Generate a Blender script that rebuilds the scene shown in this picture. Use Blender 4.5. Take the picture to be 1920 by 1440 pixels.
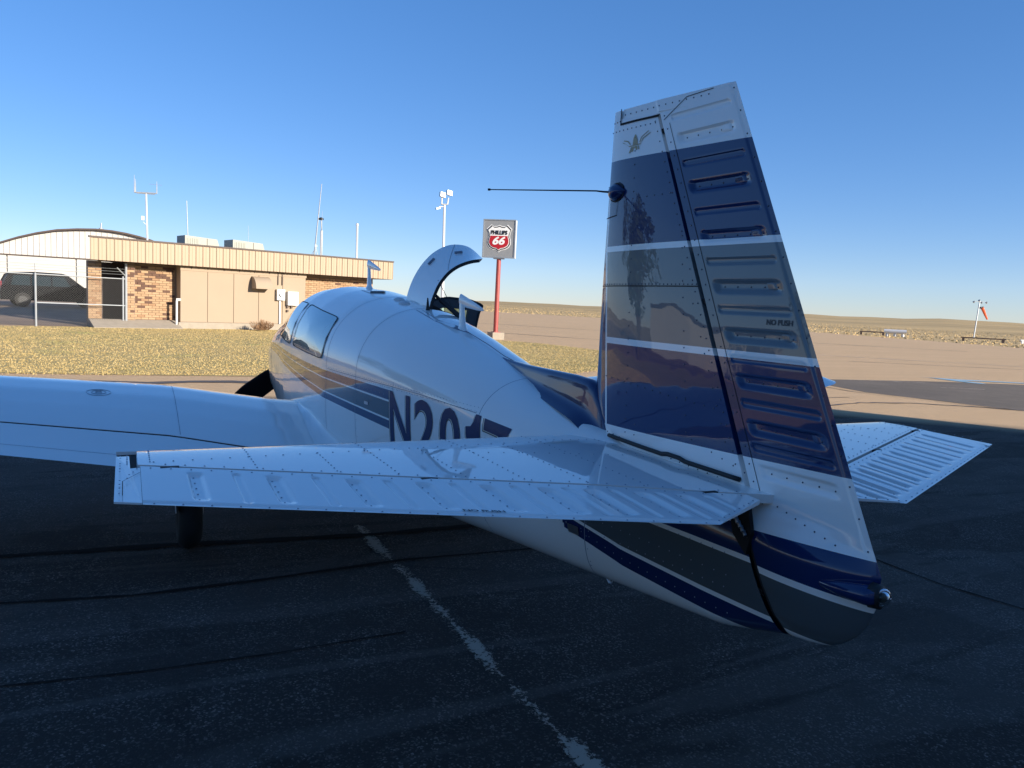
import bpy, bmesh, math, random
import numpy as np
from mathutils import Vector, Matrix
random.seed(7); rng = np.random.default_rng(7)
D = bpy.data; S = bpy.context.scene; COL = S.collection
for o in list(D.objects): D.objects.remove(o)

# ------------------------------------------------------------------ camera
CAM = Vector((-2.6499, 1.7623, 1.77)); YAW, PIT, ROL, FPX = -0.4722, -0.1051, 0.0489, 1427.9
f = Vector((math.cos(YAW)*math.cos(PIT), math.sin(YAW)*math.cos(PIT), math.sin(PIT)))
r0 = f.cross(Vector((0,0,1))).normalized(); u0 = r0.cross(f)
rr = math.cos(ROL)*r0 + math.sin(ROL)*u0; uu = -math.sin(ROL)*r0 + math.cos(ROL)*u0
cd = D.cameras.new('camera'); cam = D.objects.new('camera', cd); COL.objects.link(cam)
M = Matrix((( rr.x, uu.x, -f.x, CAM.x), (rr.y, uu.y, -f.y, CAM.y), (rr.z, uu.z, -f.z, CAM.z), (0,0,0,1)))
cam.matrix_world = M; cd.sensor_width = 36; cd.lens = FPX/1920*36; cd.clip_start = .05; cd.clip_end = 20000
S.camera = cam
# ------------------------------------------------------------------ light
EL = math.radians(17.0); AZ = Vector((-.857, -.515, 0)).normalized()
SUN = (AZ*math.cos(EL) + Vector((0,0,math.sin(EL)))).normalized()
sl = D.lights.new('sun', 'SUN'); sl.energy = 4.1; sl.angle = math.radians(.5); sl.color = (1, .90, .76)
so = D.objects.new('sun', sl); COL.objects.link(so); so.rotation_euler = SUN.to_track_quat('Z','Y').to_euler()
W = D.worlds.new('World'); S.world = W; W.use_nodes = True
nt = W.node_tree; bg = nt.nodes['Background']; sk = nt.nodes.new('ShaderNodeTexSky')
sk.sky_type = 'NISHITA'; sk.sun_disc = False; sk.sun_elevation = EL
sk.sun_rotation = math.atan2(SUN.x, SUN.y); sk.altitude = 1600; sk.air_density = 1.0; sk.dust_density = .1; sk.ozone_density = 3.0
gm = nt.nodes.new('ShaderNodeGamma'); gm.inputs[1].default_value = .66; hs = nt.nodes.new('ShaderNodeHueSaturation'); hs.inputs['Saturation'].default_value = 1.42
nt.links.new(sk.outputs[0], gm.inputs[0]); nt.links.new(gm.outputs[0], hs.inputs['Color']); wb = nt.nodes.new('ShaderNodeMix'); wb.data_type = 'RGBA'; wb.blend_type = 'MULTIPLY'; wb.inputs[0].default_value = 1; wb.inputs[7].default_value = (.77,.81,1.03,1)
nt.links.new(hs.outputs[0], wb.inputs[6]); nt.links.new(wb.outputs[2], bg.inputs[0]); bg.inputs[1].default_value = .132
S.view_settings.view_transform = 'Standard'; S.view_settings.look = 'None'; S.view_settings.exposure = 1.13; S.view_settings.gamma = 1
S.view_settings.use_curve_mapping = False
S.render.engine = 'CYCLES'

# ------------------------------------------------------------------ materials
class NT:
    def __init__(s, m): s.t = m.node_tree; s.m = m
    def n(s, ty, **k):
        o = s.t.nodes.new(ty)
        for a, v in k.items():
            if a.startswith('i_'):
                key = a[2:]; key = int(key) if key.isdigit() else key.replace('_', ' ')
                o.inputs[key].default_value = v
            else: setattr(o, a, v)
        return o
    def l(s, a, b): s.t.links.new(a, b)
    def math(s, op, a, b=None, c=None, clamp=False):
        o = s.n('ShaderNodeMath', operation=op, use_clamp=clamp)
        for i, v in enumerate((a, b, c)):
            if v is None: continue
            if isinstance(v, (int, float)): o.inputs[i].default_value = v
            else: s.l(v, o.inputs[i])
        return o.outputs[0]
    def mix(s, fac, a, b):
        o = s.n('ShaderNodeMix', data_type='RGBA')
        for i, v in ((0, fac), (6, a), (7, b)):
            if isinstance(v, (int, float)): o.inputs[i].default_value = v
            elif isinstance(v, tuple): o.inputs[i].default_value = (*v, 1) if len(v) == 3 else v
            else: s.l(v, o.inputs[i])
        return o.outputs[2]
    def noise(s, scale, detail=3, rough=.5, vec=None, dist=0):
        o = s.n('ShaderNodeTexNoise', i_Scale=scale, i_Detail=detail, i_Roughness=rough, i_Distortion=dist)
        if vec is not None: s.l(vec, o.inputs['Vector'])
        return o.outputs[0]
    def ramp(s, fac, *st):
        o = s.n('ShaderNodeValToRGB'); s.l(fac, o.inputs[0]); e = o.color_ramp.elements
        while len(e) < len(st): e.new(.5)
        for i, (p, c) in enumerate(st): e[i].position = p; e[i].color = (*c, 1) if isinstance(c, tuple) else (c, c, c, 1)
        return o.outputs[0]
    def bump(s, h, strength, dist=.01, normal=None):
        o = s.n('ShaderNodeBump', i_Strength=strength, i_Distance=dist); s.l(h, o.inputs['Height'])
        if normal is not None: s.l(normal, o.inputs['Normal'])
        return o.outputs[0]
def mat(name, col=(.5,.5,.5), rough=.5, metal=0., coat=0., spec=.5, coat_rough=.03):
    m = D.materials.new(name); m.use_nodes = True; g = NT(m)
    b = m.node_tree.nodes['Principled BSDF']; g.b = b
    b.inputs['Base Color'].default_value = (*col, 1); b.inputs['Roughness'].default_value = rough
    b.inputs['Metallic'].default_value = metal; b.inputs['Coat Weight'].default_value = coat
    b.inputs['Coat Roughness'].default_value = coat_rough; b.inputs['Specular IOR Level'].default_value = spec
    g.pos = g.n('ShaderNodeNewGeometry').outputs['Position']
    return m, g
def vary(name, col, rough=.5, amt=.18, scale=6., bump=0., bscale=60., **k):
    m, g = mat(name, col, rough, **k)
    n = g.noise(scale, 4, .6, g.pos)
    g.l(g.mix(n, tuple(c*(1-amt) for c in col), tuple(min(1, c*(1+amt)) for c in col)), g.b.inputs['Base Color'])
    if bump: g.l(g.bump(g.noise(bscale, 3, .6, g.pos), bump, .01), g.b.inputs['Normal'])
    return m
NAVY = (.006, .025, .105); GREY = (.092, .108, .117); WHITE = (.93, .90, .85)
def ripple(g, strength=.35, scale=2.6, dist=.02):
    n1 = g.noise(scale, 1.5, .4, g.pos, .3); n2 = g.noise(scale*4.2, 1, .4, g.pos)
    h = g.math('ADD', n1, g.math('MULTIPLY', n2, .12))
    nb = g.bump(h, strength, dist); g.l(nb, g.b.inputs['Normal']); g.l(nb, g.b.inputs['Coat Normal'])
def paint(name, col, rip=.1, scale=2.6):
    m, g = mat(name, col, .32, coat=1., spec=.08, coat_rough=.02)
    d = g.noise(5, 5, .65, g.pos)
    g.l(g.mix(g.math('MULTIPLY', d, .25), col, tuple(c*.82+.01 for c in col)), g.b.inputs['Base Color'])
    if rip: ripple(g, rip, scale)
    return m
M_white = paint('white_gloss_paint', WHITE); M_navy = paint('navy_gloss_paint', NAVY)
M_wing = paint('white_wing_paint', WHITE, .06)
def stripes_mat():
    m, g = mat('striped_gloss_paint', WHITE, .32, coat=1., spec=.08, coat_rough=.02)
    a = g.n('ShaderNodeAttribute', attribute_name='stripe').outputs['Fac']
    msk = g.n('ShaderNodeAttribute', attribute_name='stripe_mask').outputs['Fac']
    def between(lo, hi): return g.math('MULTIPLY', g.math('GREATER_THAN', a, lo), g.math('LESS_THAN', a, hi))
    navy = g.math('ADD', between(0, .215), between(.745, 1.)); grey = between(.265, .695)
    inb = g.math('GREATER_THAN', msk, .5)
    c = g.mix(g.math('MULTIPLY', navy, inb), WHITE, NAVY); c = g.mix(g.math('MULTIPLY', grey, inb), c, GREY)
    g.l(c, g.b.inputs['Base Color']); ripple(g, .10, 2.2); return m
M_stripe = stripes_mat()
def fin_mat(rud):
    m, g = mat('rudder_banded_paint' if rud else 'fin_banded_paint', WHITE, .3, coat=1., spec=.08, coat_rough=.015)
    sx = g.n('ShaderNodeSeparateXYZ'); g.l(g.pos, sx.inputs[0]); x, z = sx.outputs[0], sx.outputs[2]
    zt = g.math('SUBTRACT', z, g.math('MULTIPLY', x, .03))
    zb = g.math('ADD', z, g.math('MULTIPLY', x, .027))   # lower navy edge dips aft
    def st(v, t): return g.math('GREATER_THAN', v, t)
    def band(lo, hi, vv=None):
        vv = vv or z; return g.math('MULTIPLY', st(vv, lo), g.math('LESS_THAN', vv, hi))
    c = g.mix(g.math('MULTIPLY', st(zb, 1.306), g.math('LESS_THAN', zt, 2.352)), WHITE, NAVY)
    xl = g.math('ADD', g.math('MULTIPLY', g.math('SUBTRACT', z, 1.30), .137), -.123)
    if not rud: xl = g.math('MINIMUM', xl, -.026)
    aft = g.math('LESS_THAN', x, xl) if not rud else None
    def m2(fac, c0, col):
        if aft is not None: fac = g.math('MULTIPLY', fac, aft)
        return g.mix(fac, c0, col)
    c = m2(band(1.655, 1.998), c, (.15,.165,.17)); c = m2(band(1.632, 1.656), c, WHITE); c = m2(band(1.994, 2.016), c, WHITE)  # fin grey lighter than the stripes; sky reflection put into the colour
    if not rud:
        ln = g.math('LESS_THAN', g.math('ABSOLUTE', g.math('SUBTRACT', x, xl)), .0065)
        ln = g.math('MULTIPLY', ln, band(1.30, 2.22)); c = g.mix(ln, c, WHITE)
    else:
        T = g.math('ADD', g.math('MULTIPLY', g.math('ADD', x, 1.05), -.03), 1.13)
        s = g.math('LESS_THAN', z, T); c = g.mix(s, c, NAVY)
        L1 = g.math('ADD', g.math('MULTIPLY', g.math('ADD', x, 1.05), .02), 1.018)
        d1 = g.math('SUBTRACT', z, L1)
        c = g.mix(g.math('LESS_THAN', d1, .010), c, WHITE); c = g.mix(g.math('LESS_THAN', d1, -.010), c, GREY)
        c = g.mix(g.math('LESS_THAN', z, .862), c, WHITE)
    g.l(c, g.b.inputs['Base Color']); ripple(g, .16 if not rud else .08, 3.0, .02); return m
M_fin = fin_mat(False); M_rud = fin_mat(True)
M_rivet = vary('shade_toned_rivet', (.27,.30,.36), .35, coat=.6)  # grey-blue darker than the white skin; rivets' shaded sides put into the colour
M_rivetdk = vary('navy_rivet_paint', (.02,.03,.06), .3, coat=.6)
M_black = vary('black_rubber', (.012,.012,.013), .6); M_dark = vary('dark_gap', (.006,.006,.007), .8)
M_chrome = vary('polished_metal', (.7,.7,.72), .12, metal=1.); M_alum = vary('brushed_aluminium', (.45,.46,.48), .35, metal=1.)
M_seam = vary('seam_grey', (.20,.22,.27), .6); M_cream = vary('cream_outline', (.75,.72,.62), .4)  # dull grey of the panel seams and latch handles
M_placard = vary('faded_placard', (.045,.05,.055), .5); M_vinyl = vary('navy_vinyl', NAVY, .45, spec=.3); M_ink = vary('black_ink', (.01,.01,.012), .5, spec=.3); M_gold = vary('tan_decal', (.42,.33,.17), .4)
M_tyre = vary('tyre_rubber', (.015,.015,.015), .8, bump=.2)
m, g = mat('window_glass', (.02,.075,.09), .02, spec=.6, coat=1., coat_rough=0.); M_glass = m
g.l(g.mix(g.noise(1.5,2,.5,g.pos), (.03,.13,.15), (.10,.33,.35)), g.b.inputs['Base Color'])
m, g = mat('clear_glass', (.6,.75,.72), .02); M_clear = m
tr = g.n('ShaderNodeBsdfTransparent', i_Color=(.62,.75,.70,1)); gl = g.n('ShaderNodeBsdfGlossy', i_Roughness=.02); fr = g.n('ShaderNodeFresnel', i_IOR=1.5)
mx = g.n('ShaderNodeMixShader'); g.l(fr.outputs[0], mx.inputs[0]); g.l(tr.outputs[0], mx.inputs[1]); g.l(gl.outputs[0], mx.inputs[2])
g.l(mx.outputs[0], m.node_tree.nodes['Material Output'].inputs[0])
M_trim = vary('grey_interior_trim', (.10,.11,.12), .7); M_dtrim = vary('dark_door_trim', (.035,.042,.048), .5); M_red = vary('faded_red_paint', (.34,.06,.05), .5, amt=.3, scale=3)
M_conc = vary('concrete', (.33,.285,.225), .9, amt=.2, scale=5, bump=.3); M_beige = vary('beige_wall_paint', (.35,.27,.19), .8, amt=.05, scale=1.2, bump=.08)
M_fascia = vary('tan_metal_panel', (.37,.275,.18), .55, amt=.05, scale=2); M_brown = vary('brown_trim', (.07,.045,.035), .6)
M_mortar = vary('mortar', (.26,.19,.135), .95, bump=.3)
M_bricks = [vary('brick_%s'%n, c, .9, amt=.18, scale=9, bump=.3) for n, c in (('tan',(.36,.235,.135)),('buff',(.40,.265,.155)),('orange',(.32,.19,.105)),('dark',(.12,.065,.045)))]
M_galv = vary('galvanised_steel', (.42,.44,.45), .45, metal=.6); M_wp = vary('white_painted_metal', (.62,.62,.61), .5, amt=.08)
M_acu = vary('unit_enclosure_paint', (.34,.345,.29), .6, amt=.08); M_hang = vary('white_hangar_cladding', (.50,.485,.45), .7, amt=.07, scale=.8)
M_rim = vary('dull_alloy', (.035,.036,.038), .4, metal=.5); M_wire = vary('dull_wire', (.10,.10,.10), .6); M_carp = vary('black_car_paint', (.005,.006,.008), .5, coat=.1, spec=.05); M_cgl = vary('car_glass', (.02,.03,.03), .05)
M_grey2 = vary('grey_sign_face', (.26,.27,.28), .5, amt=.06); M_lred = vary('sign_red', (.42,.012,.02), .5, amt=.05); M_lwhite = vary('sign_white', (.8,.8,.78), .4)
M_bark = vary('bark', (.09,.07,.05), .9, bump=.5); M_leaf = vary('leaves', (.05,.08,.025), .7, amt=.5, scale=2.5)
M_drybush = vary('dry_twigs', (.26,.15,.08), .9, amt=.4, scale=8); M_orange = vary('windsock_fabric', (.75,.12,.04), .8)

# ground materials
def asphalt():
    m, g = mat('asphalt', (.05,.05,.05), .95, spec=.12); p = g.pos
    sx = g.n('ShaderNodeSeparateXYZ'); g.l(p, sx.inputs[0])
    mp = g.n('ShaderNodeMapping'); mp.inputs['Scale'].default_value = (1, .16, 1); mp.inputs['Rotation'].default_value = (0,0,.03); g.l(p, mp.inputs[0])
    big = g.noise(.35, 4, .6, p, .6); streak = g.noise(.9, 4, .6, mp.outputs[0], .8); mid = g.noise(2.2, 5, .65, p)
    agg = g.n('ShaderNodeTexVoronoi', i_Scale=120.); g.l(p, agg.inputs['Vector'])
    fine = g.noise(160, 3, .7, p)
    # sealed dark apron with shade put into its tone; pale weathered apron beyond
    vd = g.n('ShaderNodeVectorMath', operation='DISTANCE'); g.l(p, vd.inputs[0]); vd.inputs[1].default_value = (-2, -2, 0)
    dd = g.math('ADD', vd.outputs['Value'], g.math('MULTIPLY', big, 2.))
    far = g.ramp(g.math('DIVIDE', dd, 40.), (.322, 0.), (.352, 1.))  # change of tone set along the edge of the hangar's shade
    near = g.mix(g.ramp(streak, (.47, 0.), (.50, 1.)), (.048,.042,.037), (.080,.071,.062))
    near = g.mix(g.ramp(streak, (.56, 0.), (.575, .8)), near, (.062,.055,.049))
    near = g.mix(g.ramp(mid, (.62, 0.), (.72, .6)), near, (.105,.096,.088))
    sp = g.ramp(agg.outputs['Color'], (.66, 0.), (.97, 1.)); near = g.mix(g.math('MULTIPLY', sp, g.ramp(mid, (.35, .12), (.6, 1.))), near, (.28,.25,.215))
    ck = g.n('ShaderNodeTexVoronoi', feature='DISTANCE_TO_EDGE', i_Scale=.33); wp = g.n('ShaderNodeVectorMath', operation='MULTIPLY_ADD'); nz_ = g.n('ShaderNodeTexNoise', i_Scale=1.4, i_Detail=5.); g.l(p, nz_.inputs['Vector']); g.l(nz_.outputs['Color'], wp.inputs[0]); wp.inputs[1].default_value = (1.1,1.1,0); g.l(p, wp.inputs[2]); g.l(wp.outputs[0], ck.inputs['Vector'])
    crack = g.ramp(ck.outputs['Distance'], (.0, 1.), (.012, 0.)); near = g.mix(g.math('MULTIPLY', g.math('MULTIPLY', crack, .45), g.ramp(mid, (.42, 0.), (.55, 1.))), near, (.010,.010,.010))
    near = g.mix(g.ramp(big, (.56, 0.), (.60, .55)), near, (.044,.039,.035))
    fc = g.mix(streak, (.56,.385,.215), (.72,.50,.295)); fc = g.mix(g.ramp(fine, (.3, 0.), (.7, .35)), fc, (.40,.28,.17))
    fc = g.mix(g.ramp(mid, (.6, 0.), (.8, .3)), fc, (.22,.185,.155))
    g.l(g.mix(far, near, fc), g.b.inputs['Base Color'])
    # rough aggregate relief; softly displaced patches
    h = g.math('ADD', g.math('MULTIPLY', agg.outputs['Distance'], -1.), g.math('MULTIPLY', fine, .8))
    nb = g.bump(h, .8, .006); nb = g.bump(mid, .25, .02, nb); g.l(nb, g.b.inputs['Normal'])
    return m
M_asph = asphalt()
def simple_ground(name, c1, c2, c3, sc=(1,1,1), s=1., b=.5):
    m, g = mat(name, c1, .95, spec=.1)
    mp = g.n('ShaderNodeMapping'); mp.inputs['Scale'].default_value = sc; mp.inputs['Rotation'].default_value = (0,0,.47 if 'prairie' in name else 0); g.l(g.pos, mp.inputs[0]); v = mp.outputs[0]
    n1 = g.noise(s, 6, .65, v, .4); n2 = g.noise(s*7, 5, .7, v); n3 = g.noise(s*.2, 3, .5, v)
    c = g.mix(g.ramp(n1, (.35, 0.), (.65, 1.)), c1, c2); c = g.mix(g.ramp(n2, (.5, 0.), (.75, .8)), c, c3)
    c = g.mix(g.ramp(n3, (.45, 0.), (.62, .5)), c, c3)
    g.l(c, g.b.inputs['Base Color']); g.l(g.bump(n2, b, .05), g.b.inputs['Normal']); return m
M_prairie = simple_ground('dry_prairie', (.62,.44,.21), (.50,.36,.18), (.26,.20,.11), (1,.16,1), .06, .6)
M_turf = simple_ground('dry_lawn', (.50,.385,.18), (.43,.335,.155), (.31,.28,.12), (1,.16,1), 1.1, .25)
m, g = mat('dry_grass_blades', (.45,.34,.14), .9, spec=.15); M_blade = m
mp = g.n('ShaderNodeMapping'); mp.inputs['Scale'].default_value = (1.6,.10,1); g.l(g.pos, mp.inputs[0])
c = g.mix(g.ramp(g.noise(1.6, 5, .7, mp.outputs[0]), (.4, 0.), (.62, 1.)), (.54,.40,.18), (.42,.325,.14))
c = g.mix(g.ramp(g.noise(.45, 3, .5, g.pos), (.58, 0.), (.72, .65)), c, (.20,.23,.08)); g.l(c, g.b.inputs['Base Color'])
M_lot = simple_ground('parking_asphalt', (.30,.22,.16), (.36,.27,.20), (.22,.17,.13), (1,1,1), .8, .3)
M_tar = vary('tar_sealant', (.10,.085,.07), .7); M_wornstrip = simple_ground('old_grey_asphalt', (.17,.145,.115), (.21,.175,.14), (.14,.12,.10), (1,1,1), 1.2, .3)
m, g = mat('puddle_water', (.05,.06,.06), .03, spec=1.); M_water = m
def worn_paint(name, col, thr, sc=14):
    m, g = mat(name, col, .8)
    n = g.noise(sc, 6, .75, g.pos, .6); n2 = g.noise(2.1, 2, .5, g.pos)
    k = g.math('GREATER_THAN', g.math('ADD', n, g.math('MULTIPLY', g.math('SUBTRACT', n2, .5), .9)), thr)
    e = g.n('ShaderNodeAttribute', attribute_name='edge').outputs['Fac']
    k = g.math('GREATER_THAN', g.math('ADD', g.math('ADD', n, g.math('MULTIPLY', g.math('SUBTRACT', n2, .5), .9)), g.math('MULTIPLY', e, .25)), thr)
    tr = g.n('ShaderNodeBsdfTransparent'); mx = g.n('ShaderNodeMixShader'); g.l(k, mx.inputs[0]); g.l(tr.outputs[0], mx.inputs[1]); g.l(g.b.outputs[0], mx.inputs[2])
    g.l(mx.outputs[0], m.node_tree.nodes['Material Output'].inputs[0]); return m
M_line = worn_paint('worn_line_paint', (.40,.335,.26), .68, 38)
M_line2 = worn_paint('faint_line_paint', (.50,.42,.33), .52, 6)

# ------------------------------------------------------------------ builders
def root(name, loc, label, cat, group=None):
    o = D.objects.new(name, None); COL.objects.link(o); o.location = loc; o.empty_display_size = .2
    o['label'] = label; o['category'] = cat
    if group: o['group'] = group
    return o
def wloc(p):
    v = Vector((0,0,0))
    while p is not None: v += p.location; p = p.parent
    return v
def add(name, verts, faces, m, parent=None, smooth=False, attrs=None, auto=None):
    me = D.meshes.new(name); me.from_pydata([tuple(v) for v in verts], [], faces); me.update()
    return addme(name, me, m, parent, smooth, attrs, auto)
def addme(name, me, m, parent=None, smooth=False, attrs=None, auto=None):
    for mm in (m if isinstance(m, (list, tuple)) else [m]): me.materials.append(mm)
    if smooth: me.shade_smooth()
    if auto is not None:
        me.shade_smooth(); me.set_sharp_from_angle(angle=math.radians(auto))
    if attrs:
        for k, v in attrs.items():
            a = me.attributes.new(k, 'FLOAT', 'POINT'); a.data.foreach_set('value', np.array(v, dtype=np.float32))
    o = D.objects.new(name, me); COL.objects.link(o)
    if parent is not None:
        o.parent = parent
        o.location = -wloc(parent)
    return o
def tag(o, label, cat, group=None):
    o['label'] = label; o['category'] = cat
    if group: o['group'] = group
    return o
def struct(o): o['kind'] = 'structure'; return o
def stuff(o): o['kind'] = 'stuff'; return o
class MB:
    def __init__(s): s.v = []; s.f = []
    def add(s, vs, fs):
        k = len(s.v); s.v += [tuple(v) for v in vs]; s.f += [tuple(i+k for i in q) for q in fs]; return s
    def box(s, o, a, b, c):   # origin corner + three edge vectors
        o, a, b, c = Vector(o), Vector(a), Vector(b), Vector(c)
        if a.cross(b).dot(c) < 0: a, b = b, a
        vs = [o, o+a, o+a+b, o+b, o+c, o+a+c, o+a+b+c, o+b+c]
        return s.add(vs, [(3,2,1,0),(4,5,6,7),(0,1,5,4),(1,2,6,5),(2,3,7,6),(3,0,4,7)])
    def cbox(s, c, sx, sy, sz): return s.box((c[0]-sx/2, c[1]-sy/2, c[2]-sz/2), (sx,0,0), (0,sy,0), (0,0,sz))
    def tube(s, pts, rad, n=8, cap=True):
        pts = [Vector(p) for p in pts]; k = len(s.v)
        rad = rad if isinstance(rad, (list, tuple)) else [rad]*len(pts)
        for i, p in enumerate(pts):
            d = (pts[min(i+1, len(pts)-1)]-pts[max(i-1, 0)]).normalized()
            a = d.cross(Vector((0,0,1)) if abs(d.z) < .9 else Vector((1,0,0))).normalized(); b = d.cross(a)
            for j in range(n):
                t = 2*math.pi*j/n; s.v.append(tuple(p+(a*math.cos(t)+b*math.sin(t))*rad[i]))
        for i in range(len(pts)-1):
            for j in range(n):
                q = (j+1) % n; s.f.append((k+i*n+j, k+i*n+q, k+(i+1)*n+q, k+(i+1)*n+j))
        if cap: s.f.append(tuple(k+j for j in range(n))[::-1]); s.f.append(tuple(k+(len(pts)-1)*n+j for j in range(n)))
        return s
    def strip(s, A, B):
        k = len(s.v); n = len(A)
        s.v += [tuple(p) for p in A]+[tuple(p) for p in B]
        for i in range(n-1): s.f.append((k+i, k+i+1, k+n+i+1, k+n+i))
        return s
    def make(s, name, m, parent=None, smooth=False, auto=None): return add(name, s.v, s.f, m, parent, smooth, None, auto)
def grid_faces(nu, nv, off=0, skip=None, flip=False):
    fs = []
    for i in range(nu-1):
        for j in range(nv-1):
            if skip and skip(i, j): continue
            q = (off+i*nv+j, off+(i+1)*nv+j, off+(i+1)*nv+j+1, off+i*nv+j+1)
            fs.append(q[::-1] if flip else q)
    return fs
def ip(x, tab, k): return float(np.interp(x, [t[0] for t in tab], [t[k] for t in tab]))
def prism(poly, ax_o, ax_u, ax_v, ax_n, depth):
    """extrude a 2d polygon"""
    o, a, b, n = Vector(ax_o), Vector(ax_u), Vector(ax_v), Vector(ax_n)
    vs = [o+a*p[0]+b*p[1] for p in poly]+[o+a*p[0]+b*p[1]+n*depth for p in poly]; N = len(poly)
    fs = [tuple(range(N))[::-1], tuple(range(N, 2*N))]+[(i, (i+1) % N, N+(i+1) % N, N+i) for i in range(N)]
    return vs, fs
def text_mesh(txt, size, offset=0., shear=0., ext=0., sub=0, space=1.):
    cu = D.curves.new('t', 'FONT'); cu.body = txt; cu.size = size; cu.offset = offset; cu.shear = shear; cu.extrude = ext; cu.resolution_u = 4; cu.space_character = space
    ob = D.objects.new('t', cu); COL.objects.link(ob); bpy.context.view_layer.update()
    me = D.meshes.new_from_object(ob.evaluated_get(bpy.context.evaluated_depsgraph_get())); D.objects.remove(ob); D.curves.remove(cu)
    bm = bmesh.new(); bm.from_mesh(me); bmesh.ops.triangulate(bm, faces=bm.faces)
    for _ in range(sub): bmesh.ops.subdivide_edges(bm, edges=bm.edges, cuts=1, use_grid_fill=True)
    bm.to_mesh(me); bm.free(); return me
def map_mesh(me, fn):
    for v in me.vertices: v.co = Vector(fn(v.co))
    return me

# ================================================================== GROUND
def poly_sheet(name, pts, z, m, cell=None):
    return add(name, [(p[0], p[1], z) for p in pts], [tuple(range(len(pts)))], m)
# terrain: polar sheet round the camera, low hills beyond 250 m on the right
NR, NA = 60, 180; vs = [(CAM.x, CAM.y, -.03)]; fs = []
rad = np.concatenate([[8, 20, 40, 60], np.geomspace(80, 9000, NR-4)])
for i, R_ in enumerate(rad):
    for j in range(NA):
        t = 2*math.pi*j/NA; x = CAM.x+R_*math.cos(t); y = CAM.y+R_*math.sin(t)
        k = min(max((R_-220)/1500, 0), 1); w = k*k*(3-2*k)
        b = math.degrees(t) if t < math.pi else math.degrees(t)-360      # bearing
        hh = 9.5+2.0*math.sin(b*.21+1)+1.2*math.sin(b*.63)+.8*math.sin(b*1.7+2)
        amp = .35+.65/(1+math.exp((b+38)/5))                             # higher right of bearing -38
        vs.append((x, y, -.03+w*hh*amp))
fs += [(0, 1+j, 1+(j+1) % NA) for j in range(NA)]
for i in range(len(rad)-1):
    for j in range(NA):
        q = (j+1) % NA; fs.append((1+i*NA+j, 1+(i+1)*NA+j, 1+(i+1)*NA+q, 1+i*NA+q))
struct(add('prairie_ground', vs, fs, M_prairie, smooth=True))
ramp_pts = [(-70,-62),(20,-68),(38,-71),(52,-74.5),(68.7,-77.5),(90,-76.8),(112,-73.7),(126,-66),(135,-60),(150,-45),(165,-25),(165,70),(-70,70)]
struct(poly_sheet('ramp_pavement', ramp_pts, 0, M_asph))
lawn = [(16.5,44),(15.2,12),(14.4,3.9),(14.05,1.6),(13.75,-.9),(13.7,-4.5),(14.4,-8.5),(17,-12.5),(20.5,-15),(24.1,-15.9),(28.2,-15.3),(29.8,-14.1),(29.6,-13.2),(28.6,-12.4),(31.5,-10.8),(33.6,-7),(34.7,-6.0),(33.25,-.35),(32.9,1.8),(31.6,6),(31.6,44)]
struct(poly_sheet('lawn_ground', lawn, .008, M_turf))
def inside(px, py, poly):
    c = np.zeros(len(px), bool); n = len(poly)
    for i in range(n):
        x1, y1 = poly[i]; x2, y2 = poly[(i+1) % n]
        k = ((y1 > py) != (y2 > py)); xx = (x2-x1)*(py-y1)/((y2-y1) if y2 != y1 else 1e-9)+x1
        c ^= k & (px < xx)
    return c
NB = 200000
d_ = 14+20*rng.random(NB)**1.35; px = d_; py = -16.5+31*rng.random(NB)
k = inside(px+.16*rng.standard_normal(NB), py+.16*rng.standard_normal(NB), lawn) & ~((px > 31.2) & (py > -6.6) & ~inside(px, py, lawn)); px, py = px[k], py[k]; n = len(px)
hgt = (.010+.018*rng.random(n)); an = rng.random(n)*6.283; w_ = .008+.010*rng.random(n)
lx, ly = (rng.random(n)-.5)*.05, (rng.random(n)-.5)*.05
V = np.empty((n*3, 3), np.float32)
V[0::3] = np.stack([px-np.cos(an)*w_, py-np.sin(an)*w_, np.full(n, .006)], 1); V[1::3] = np.stack([px+np.cos(an)*w_, py+np.sin(an)*w_, np.full(n, .006)], 1)
V[2::3] = np.stack([px+lx, py+ly, .006+hgt], 1)
me = D.meshes.new('grass'); me.vertices.add(n*3); me.vertices.foreach_set('co', V.ravel()); me.loops.add(n*3); me.loops.foreach_set('vertex_index', np.arange(n*3, dtype=np.int32))
me.polygons.add(n); me.polygons.foreach_set('loop_start', np.arange(0, n*3, 3, dtype=np.int32)); me.update(calc_edges=True)
o = stuff(addme('dry_grass', me, M_blade)); tag(o, 'short dry golden grass of the lawn before the low building', 'grass')
# prairie tufts beyond the ramp
n = 30000; a_ = np.radians(-70+62*rng.random(n)); R_ = 60+420*rng.random(n)**1.5
px = CAM.x+R_*np.cos(a_); py = CAM.y+R_*np.sin(a_); k = ~inside(px, py, ramp_pts); px, py, R_ = px[k], py[k], R_[k]; n = len(px)
zb_ = np.zeros(n)-.03
for i in range(n):
    kk = min(max((R_[i]-220)/1500, 0), 1); zb_[i] += kk*kk*(3-2*kk)*5
h_ = (.05+.13*rng.random(n)); an = rng.random(n)*6.283; w_ = .05+.16*rng.random(n)
V = np.empty((n*3, 3), np.float32)
V[0::3] = np.stack([px-np.cos(an)*w_, py-np.sin(an)*w_, zb_-.05], 1); V[1::3] = np.stack([px+np.cos(an)*w_, py+np.sin(an)*w_, zb_-.05], 1); V[2::3] = np.stack([px, py, zb_+h_], 1)
me = D.meshes.new('tufts'); me.vertices.add(n*3); me.vertices.foreach_set('co', V.ravel()); me.loops.add(n*3); me.loops.foreach_set('vertex_index', np.arange(n*3, dtype=np.int32))
me.polygons.add(n); me.polygons.foreach_set('loop_start', np.arange(0, n*3, 3, dtype=np.int32)); me.update(calc_edges=True)
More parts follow.
